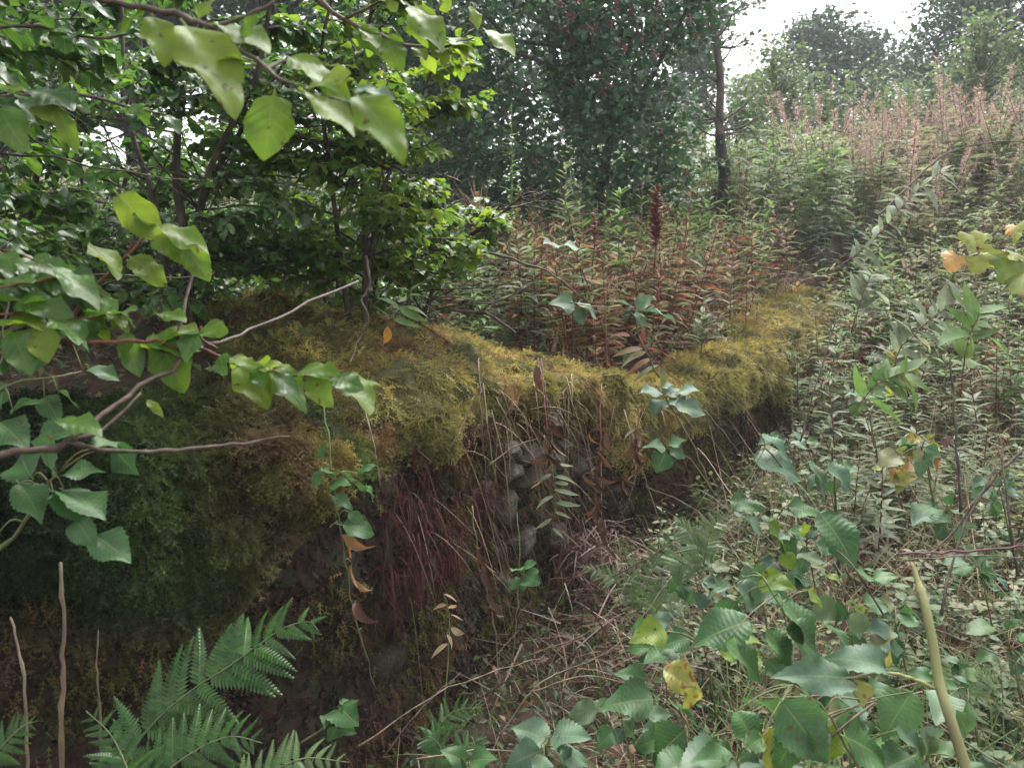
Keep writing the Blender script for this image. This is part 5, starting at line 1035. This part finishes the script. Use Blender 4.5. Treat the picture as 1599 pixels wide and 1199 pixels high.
stick('arching_stem', 'long dark arching stem climbing toward the pink seed heads', 'stem', [(1370, 340, 5.2), (1420, 290, 5.4), (1480, 240, 5.6), (1560, 222, 5.8), (1640, 226, 6)], .006, .004, 'bark')
for k, (p, lab) in enumerate([([(1310, 900, 2.6), (1305, 780, 2.6), (1300, 700, 2.6), (1490, 560, 2.7)][0:3], 'dark dead upright stem in the middle of the tangle'), ([(1500, 800, 2.3), (1496, 720, 2.3), (1490, 640, 2.35), (1484, 560, 2.4)], 'long thin dead stem standing near the right edge'), ([(1250, 690, 3.2), (1275, 600, 3.3), (1300, 520, 3.4), (1320, 470, 3.5)], 'dark red dead stem leaning right by the far wall'),
                           ([(1590, 900, 2.2), (1575, 800, 2.2), (1565, 700, 2.3)], 'bare dead stem close to the right edge'), ([(1470, 960, 2.1), (1500, 840, 2.2), (1560, 720, 2.3)], 'slanting dead stem crossing the right hand tangle'), ([(1640, 660, 2.4), (1560, 740, 2.3), (1490, 830, 2.3), (1440, 880, 2.2)], 'grey dead stem slanting down from the right edge')]):
    stick('dry_stalk', lab, 'stalk', p, .0042, .0024, 'bark')
stick('dead_vine', 'pale twisted dead vine hanging beside the dogwood stem', 'vine', [(572, 400, 2.5), (578, 440, 2.48), (566, 470, 2.45), (576, 500, 2.42), (560, 530, 2.4), (548, 565, 2.3)], .0042, .002, 'cane')
GS = 'dry straws fallen across the wall foot'
for k, p in enumerate([[(600, 1180, 1.8), (650, 1115, 1.85), (720, 1050, 1.95)], [(560, 1165, 1.75), (700, 1075, 1.9), (830, 1030, 2.1)], [(810, 1030, 2.2), (930, 980, 2.2), (985, 900, 2.3)], [(850, 1060, 2.0), (960, 1010, 2.05), (1050, 900, 2.2)], [(780, 1150, 1.7), (830, 1080, 1.75), (870, 1050, 1.8)],
                       [(960, 900, 2.6), (1050, 850, 2.5), (1130, 835, 2.4)], [(940, 850, 2.7), (1040, 835, 2.6), (1130, 830, 2.5)], [(1090, 700, 2.7), (1150, 780, 2.4), (1230, 880, 2.2)], [(1010, 760, 2.8), (1090, 800, 2.6), (1180, 900, 2.3)], [(1100, 640, 2.9), (1150, 700, 2.8), (1190, 760, 2.7)], [(1190, 1090, 1.35), (1330, 1090, 1.3), (1450, 1130, 1.25)],
                       [(1300, 1150, 1.25), (1390, 1080, 1.3), (1470, 1060, 1.35)], [(1380, 960, 1.7), (1330, 880, 1.8), (1290, 850, 1.9)], [(830, 1080, 1.7), (920, 1055, 1.75), (1000, 1075, 1.75)], [(1200, 1180, 1.2), (1280, 1120, 1.25), (1440, 1080, 1.3)], [(1450, 980, 1.6), (1530, 1010, 1.6), (1600, 1040, 1.6)], [(1470, 1130, 1.4), (1540, 1180, 1.4), (1600, 1210, 1.4)], [(650, 1185, 1.6), (760, 1170, 1.65), (850, 1180, 1.6)]]):
    stick('straw', 'long dry pale straw lying across the tangle', 'straw', p, .0021, .0012, 'cane' if k % 3 else 'twig', GS, 5)
HG = 'dry stalks hanging over the bare stones'
for k, p in enumerate([[(748, 560, 2.55), (752, 640, 2.42), (758, 720, 2.4), (762, 800, 2.42)], [(755, 600, 2.5), (765, 690, 2.42), (778, 770, 2.42)], [(740, 620, 2.45), (725, 660, 2.38), (702, 700, 2.3)], [(775, 620, 2.5), (800, 680, 2.5), (790, 760, 2.5)], [(782, 610, 2.55), (815, 690, 2.55), (850, 735, 2.6)], [(768, 640, 2.5), (790, 740, 2.45), (800, 830, 2.45)],
                       [(840, 560, 2.8), (852, 610, 2.65), (858, 680, 2.6), (848, 740, 2.6)], [(760, 730, 2.4), (800, 700, 2.45), (840, 685, 2.5)], [(870, 640, 2.75), (900, 690, 2.72), (905, 740, 2.72)], [(975, 640, 2.9), (1000, 720, 2.75), (1035, 830, 2.7)], [(1000, 690, 2.85), (990, 760, 2.75), (960, 830, 2.7)], [(570, 640, 2.1), (585, 700, 2.02), (595, 760, 2.0)]]):
    stick('hanging_stalk', 'limp dry grass stalk hanging over the bare stones', 'stalk', p, .0026, .0013, 'cane' if k % 2 else 'twig', HG, 5)
r_ = np.random.default_rng(91)
for px0, px1, N, mt, dn in ((740, 965, 75, 'dry', -.2), (950, 1290, 260, 'dry', .3), (560, 960, 90, 'bracken', -.7), (560, 960, 60, 'dry', -.7)):
    mb = MB(); sw = r_.uniform(s_px(px0), s_px(px1), N); p, n, t = wall_at(sw); low_ = dn < -.5
    P = np.stack([p[:, 0] + n[:, 0] * .07, p[:, 1] + n[:, 1] * .07, ztop(sw) + (r_.uniform(-.55, .0, N) if low_ else r_.uniform(-.10, .07, N))], 1)
    blades(mb, P, np.concatenate([n * .4, dn + 0 * n[:, :1]], 1) + r_.normal(0, .5, (N, 3)), r_.uniform(.06, .42, N) ** 1.0, r_.uniform(.0008, .0022, N), r_.uniform(.2, 1.3, N), r_, 6)
    tag(mb.build('drooping_grass', M[mt], None), kind='stuff')

# trailing plants on the face
bramble('trailing leafy stem hanging from the moss lip with brown curled lower leaves', [(505, 615, 1.92), (512, 690, 1.86), (522, 760, 1.86), (535, 840, 1.9), (548, 930, 1.95), (572, 1020, 2.0), (588, 1075, 2.05)], [
    (514, 760, 540, 748, 1.85), (520, 742, 508, 726, 1.86), (535, 738, 556, 746, 1.86), (560, 740, 582, 722, 1.86), (570, 760, 592, 778, 1.86), (560, 752, 572, 772, 1.86), (520, 775, 552, 790, 1.86), (530, 815, 512, 820, 1.88), (535, 820, 590, 830, 1.88),
    (540, 850, 556, 872, 1.9, 'maple_or'), (535, 835, 575, 870, 1.9, 'brown'), (548, 905, 575, 925, 1.93, 'brown'), (550, 880, 545, 920, 1.93, 'brown'), (556, 940, 566, 980, 1.96, 'bracken'), (566, 985, 574, 1030, 2.0, 'bracken'), (545, 800, 570, 820, 1.88), (512, 690, 495, 715, 1.86), (500, 735, 490, 760, 1.86)], 'bram', 'stem_grn', .0024, .0014, seed=60, name='honeysuckle', cat='climber', T=DOG)
bramble('dead brown vine hanging down the dark wall face', [(738, 790, 2.25), (745, 850, 2.22), (760, 920, 2.2), (772, 975, 2.18), (780, 1060, 2.15)], [(748, 858, 756, 900, 2.2), (757, 885, 762, 930, 2.2), (762, 925, 772, 955, 2.18), (772, 940, 782, 965, 2.18), (765, 950, 775, 975, 2.18)], 'bracken', 'cane', .002, .0015, seed=61, name='dead_vine', cat='climber', T=DOG)
bramble('slim upright stem with a few round green leaves before the wall face', [(802, 1035, 2.1), (806, 960, 2.12), (812, 880, 2.15), (808, 800, 2.2)], [(814, 890, 802, 884, 2.14), (818, 888, 830, 876, 2.14), (820, 898, 834, 905, 2.14), (808, 905, 798, 920, 2.14), (815, 902, 820, 922, 2.14), (812, 912, 806, 900, 2.14)], 'bram', 'stem_grn', .0016, .001, seed=62, name='seedling', cat='plant', T=DOG, wide=1.3)
bramble('withered yellow stem with drooping orange leaves below the wall face', [(696, 1095, 1.95), (700, 1020, 1.98), (702, 960, 2.0), (694, 930, 2.0)], [(698, 945, 672, 946, 2.0), (700, 950, 718, 942, 2.0), (704, 960, 724, 964, 2.0), (704, 980, 730, 998, 1.98), (698, 990, 712, 1008, 1.98), (694, 928, 716, 934, 2.0), (700, 1005, 668, 1022, 1.98)], 'dry', 'stem_grn', .0017, .001, seed=63, name='withered_herb', cat='plant', T=WIL, wide=1.6)
bramble('narrow leaved sprig hanging before the bare stones', [(850, 680, 2.6), (862, 730, 2.52), (868, 790, 2.5), (860, 845, 2.5)], [(862, 740, 838, 752, 2.5), (866, 745, 905, 745, 2.5), (866, 765, 905, 770, 2.5), (868, 785, 903, 788, 2.5), (864, 775, 836, 785, 2.5), (866, 800, 895, 805, 2.5), (862, 810, 838, 825, 2.5), (862, 825, 885, 838, 2.5), (866, 755, 896, 752, 2.5), (866, 728, 898, 722, 2.52)], 'wil_sil', 'stem_grn', .0017, .001, seed=64, name='willowherb_sprig', cat='willowherb', T=WIL, wide=1.3)
bramble('green willowherb sprig leaning over the moss from the dogwoods', [(560, 545, 2.5), (600, 510, 2.45), (632, 475, 2.4), (645, 450, 2.4)], [(610, 500, 585, 465, 2.42), (625, 485, 600, 455, 2.4), (630, 480, 670, 480, 2.4), (640, 462, 672, 455, 2.4), (640, 455, 620, 445, 2.4), (645, 452, 655, 440, 2.4), (615, 498, 650, 505, 2.4), (605, 510, 608, 545, 2.42, 'maple_or'), (625, 480, 660, 500, 2.4)], 'wil_grn', 'stem_grn', .002, .0012, seed=65, name='willowherb_sprig', cat='willowherb', T=WIL, wide=2.0)
bramble('orange leaved willowherb leaning left at the wall corner', [(1080, 610, 3.1), (1040, 580, 3.05), (1010, 545, 3.0), (985, 520, 3.0)], [(1005, 545, 958, 545, 3.0), (1010, 550, 965, 560, 3.0), (1000, 540, 1010, 510, 3.0), (1030, 570, 985, 585, 3.0), (1035, 575, 1040, 610, 3.0), (1010, 545, 1050, 545, 3.0), (1020, 560, 975, 575, 3.0), (985, 525, 955, 515, 3.0)], 'wil_red', 'stem_red', .002, .0012, seed=66, name='willowherb_sprig', cat='willowherb', T=WIL, wide=1.8)
for k, (pts, lab) in enumerate([([(1410, 620, 3.0), (1400, 560, 3.0), (1440, 510, 2.95), (1495, 470, 2.9)], 'big silvery willowherb sprig leaning to the right'), ([(1330, 520, 3.3), (1345, 470, 3.3), (1360, 430, 3.3)], 'pale silvery willowherb sprig above the far wall end'), ([(1330, 650, 2.9), (1370, 600, 2.85), (1420, 580, 2.8)], 'bright green willowherb sprig right of the far moss'), ([(1290, 430, 4), (1360, 380, 4), (1420, 310, 4.0), (1470, 270, 4.0)], 'long leaning willowherb with broad blue green leaves on the hill'),
                                ([(1500, 620, 2.6), (1510, 540, 2.6), (1530, 490, 2.6)], 'fresh green willowherb near the right edge')]):
    r = np.random.default_rng(700 + k); q = smooth(np.array(pts, float), 7); lv = []
    for i in range(4, len(q)):
        for sg in (-1, 1):
            t_ = norm(q[min(i + 1, len(q) - 1), :2] - q[i - 1, :2]); nn = np.array([-t_[1], t_[0]]) * sg; L = 150 / q[i, 2] * r.uniform(.7, 1.1); dr = norm(t_ * .8 + nn * .7 + r.normal(0, .25, 2)); lv.append((q[i, 0], q[i, 1], q[i, 0] + dr[0] * L, q[i, 1] + dr[1] * L + 8, q[i, 2], None, r.normal(0, .05)))
    bramble(lab, pts, lv, ['wil_sil', 'wil_sil', 'wil_grn', 'wil_sil', 'wil_grn'][k], 'stem_red', .0025, .0012, seed=710 + k, name='willowherb', cat='willowherb', T=WIL, wide=1.7, group='willowherb stems on the bank and hill')

# ------------------------------------------------------------------ near dogwood branches reaching in from the left
def branch(label, paths, leaves, mats=('dog_lime',), bmat='twig', r0=.005, r1=.0015, seed=0, auto=0, lsz=.07):
    r = np.random.default_rng(seed); base = at(*paths[0][0]); root = empty('dogwood_branch', base, label, 'branch', 'dogwood branches reaching in from the left'); qs = []
    for j, pts in enumerate(paths):
        mb = MB(); k = 1 if j == 0 else .6; qs.append(cane(mb, base, pts, r0 * k, r1, 7)); mb.build('twig' if j else 'stem', M[bmat], root)
    for L in leaves:
        bx, by, tx, ty, d = L[:5]; mt = L[5] if len(L) > 5 else mats[r.integers(len(mats))]; w = L[6] if len(L) > 6 else 1.05
        b, t = at(bx, by, d), at(tx, ty, d - r.uniform(0, .04)); ms = leaf_meshes('dbig', DOG_BIG, mt)
        hint = np.array([r.normal(0, .3), -.7, .8]) if abs(ty - by) > abs(tx - bx) else np.array([r.normal(0, .3), -.35, 1.])
        aimed_leaf(root, base, b, t, ms[r.integers(3)], w, hint, r)
    for q in qs:
        n = len(q)
        for i in range(int(n * .25), n):
            if r.random() > auto: continue
            td = norm(q[min(i + 1, n - 1)] - q[i - 1])
            for sg in (-1, 1):
                sv = norm(np.cross(td, [0, 0, 1])) * sg; b = q[i]; t = b + norm(td * .6 + sv * .6 + np.array([0, 0, -.25]) + r.normal(0, .35, 3)) * lsz * r.uniform(.7, 1.15); ms = leaf_meshes('dbig', DOG_BIG, mats[r.integers(len(mats))])
                aimed_leaf(root, base, b, t, ms[r.integers(3)], 1., None, r)
    return root
branch('nearest dogwood branch across the top with big limp yellow green leaves', [[(60, -40, .85), (160, -2, .84), (270, 25, .83), (340, 50, .82), (415, 110, .81), (480, 142, .8), (560, 165, .8)], [(330, 45, .82), (400, 20, .84), (470, -20, .86)], [(415, 110, .81), (445, 95, .83), (480, 88, .84)]], [
    (240, 28, 262, 88, .82, 'dog_lime', .9), (292, 42, 378, 148, .80, 'dog_lime', .8), (428, 150, 408, 238, .78, 'dog_lime', 1.25), (452, 90, 548, 132, .82, 'dog_lime', .75), (470, 138, 560, 182, .8, 'dog_lime', .8), (560, 150, 632, 226, .62, 'dog_lime', .75), (556, 140, 612, 138, .7, 'bram_grey', .7), (380, 60, 395, 20, .82), (390, 100, 340, 80, .82), (480, 140, 530, 100, .82), (345, 40, 420, 55, .84), (310, 30, 330, -10, .84), (230, 15, 180, 40, .84, 'dog')], seed=1, r0=.0042)
branch('lime dogwood tips poking right of the near branch', [[(430, -60, 1.3), (520, 20, 1.3), (600, 60, 1.3), (680, 75, 1.3), (740, 60, 1.3)], [(540, 30, 1.3), (600, 0, 1.3), (650, -30, 1.3)]], [
    (650, 10, 672, 70, 1.28), (735, 10, 752, 42, 1.3), (760, 48, 808, 72, 1.3), (700, 60, 748, 80, 1.3), (640, 10, 700, 62, 1.26), (600, 55, 625, 100, 1.3), (690, 70, 735, 60, 1.3), (560, 40, 590, 75, 1.3), (620, 20, 600, -10, 1.3), (700, 20, 690, -15, 1.3)], seed=2, auto=.15, lsz=.05)
branch('dogwood sprig with bright yellow green leaves before the dark stems', [[(90, 520, 1.15), (150, 450, 1.15), (200, 400, 1.13), (235, 370, 1.12), (300, 380, 1.1)], [(200, 400, 1.13), (215, 340, 1.12), (190, 300, 1.12)]], [
    (185, 304, 246, 372, 1.1, 'dog_lime', .9), (250, 352, 326, 380, 1.1, 'dog_lime', .8), (290, 385, 322, 432, 1.08, 'dog_lime', .9), (145, 384, 196, 420, 1.12, 'dog_lime', .9), (205, 402, 256, 436, 1.1, 'dog_lime', .9), (240, 372, 300, 398, 1.1, 'dog_lime', .8), (235, 355, 215, 330, 1.12, 'dog_lime')], bmat='red_twig', seed=3, r0=.003)
branch('bare brown forked branch crossing the left moss', [[(-60, 725, .85), (30, 706, .88), (100, 690, .9), (200, 622, .98), (300, 552, 1.08), (345, 535, 1.12), (430, 500, 1.25), (560, 440, 1.45)], [(100, 690, .9), (140, 700, .9), (200, 705, .92), (300, 700, .97), (380, 692, 1.02), (452, 682, 1.08)], [(115, 686, .9), (160, 672, .93), (220, 615, .98)], [(275, 555, 1.06), (290, 470, 1.1), (312, 390, 1.15)]], [
    (95, 655, 150, 660, .92, 'dog', .7), (230, 625, 255, 648, .98, 'dog_lime', .6)], seed=4, r0=.0050, r1=.0018, bmat='twig')
branch('reddish dogwood twig with wet leaves ending over the moss', [[(-60, 570, 1.0), (20, 548, 1.0), (100, 534, 1.02), (160, 530, 1.03), (270, 540, 1.06), (340, 556, 1.08), (400, 576, 1.1), (480, 590, 1.1), (560, 602, 1.1)], [(340, 545, 1.08), (316, 530, 1.08), (314, 510, 1.08)]], [
    (345, 556, 345, 580, 1.06, 'dog', 1.), (360, 560, 398, 566, 1.06, 'dog_lime'), (405, 578, 448, 560, 1.08, 'dog_lime', .9), (425, 582, 490, 632, 1.06, 'dog', .75), (398, 575, 410, 598, 1.08, 'dog'), (470, 580, 520, 570, 1.08, 'dog_lime', .9), (485, 588, 512, 628, 1.06, 'dog_lime', .9), (520, 590, 562, 600, 1.08, 'dog'), (305, 520, 284, 560, 1.06, 'dog'), (310, 520, 260, 505, 1.08, 'dog_lime'), (318, 512, 345, 512, 1.08, 'dog_lime'), (250, 490, 285, 488, 1.08, 'dog_lime', .8), (240, 540, 300, 500, 1.08, 'dog'), (200, 525, 190, 560, 1.06, 'dog_lime'), (195, 520, 212, 585, 1.06, 'dog', .8), (120, 530, 170, 500, 1.05, 'dog')], bmat='red_twig', seed=5, r0=.0034, r1=.0012, auto=.12)
branch('glossy wet dogwood leaves layered at the left edge', [[(-80, 470, 1.05), (-20, 455, 1.05), (60, 440, 1.07), (120, 430, 1.08), (170, 470, 1.08)], [(-60, 500, 1.05), (20, 490, 1.05), (100, 500, 1.05), (190, 490, 1.06)], [(-60, 400, 1.1), (0, 390, 1.1), (60, 410, 1.1), (110, 440, 1.1)]], [
    (85, 418, 160, 462, 1.05, 'dog', .8), (30, 470, 105, 480, 1.03, 'dog', .9), (0, 440, 45, 425, 1.04, 'dog'), (10, 500, 70, 495, 1.02, 'dog_lime'), (40, 410, 85, 420, 1.06, 'dog'), (20, 520, 40, 570, 1.0, 'dog', .9), (60, 510, 70, 555, 1.0, 'dog_lime'), (90, 500, 130, 520, 1.02, 'dog')], mats=('dog', 'dog_lime', 'dog'), seed=6, auto=.55, lsz=.046, bmat='red_twig', r0=.003)
branch('dark dogwood branch slanting down at the upper left corner', [[(-80, 160, 1.2), (40, 150, 1.2), (120, 148, 1.2), (260, 180, 1.25)], [(-60, 60, 1.2), (40, 40, 1.2), (140, 60, 1.2), (220, 50, 1.2)]], [(0, 170, 30, 225, 1.15, 'dog', 1.0), (-10, 140, 40, 130, 1.15, 'dog_lime'), (60, 165, 82, 175, 1.18, 'dog_lime'), (50, 140, 110, 150, 1.18, 'dog_dark'), (90, 170, 118, 230, 1.16, 'dog_lime', .6)], mats=('dog', 'dog_dark'), seed=7, auto=.5, lsz=.05)

# ------------------------------------------------------------------ the damp air
hm = bpy.data.materials.new('haze'); hm.use_nodes = True; t_ = hm.node_tree; t_.nodes.clear(); ho = t_.nodes.new('ShaderNodeOutputMaterial'); pv = t_.nodes.new('ShaderNodeVolumePrincipled')
pv.inputs['Color'].default_value = (.93, .96, 1, 1); pv.inputs['Density'].default_value = .0028; t_.links.new(pv.outputs[0], ho.inputs['Volume'])
hb = MB(); x0, x1, y0, y1, z0, z1 = -152, 153, -32, 322, float(Z.min()) - 1, 16.
v = np.array([[x, y, z] for x in (x0, x1) for y in (y0, y1) for z in (z0, z1)]); f = [[0, 1, 3], [0, 3, 2], [4, 6, 7], [4, 7, 5], [0, 4, 5], [0, 5, 1], [2, 3, 7], [2, 7, 6], [0, 2, 6], [0, 6, 4], [1, 5, 7], [1, 7, 3]]
hb.add(v, f); tag(hb.build('haze', hm), kind='stuff')
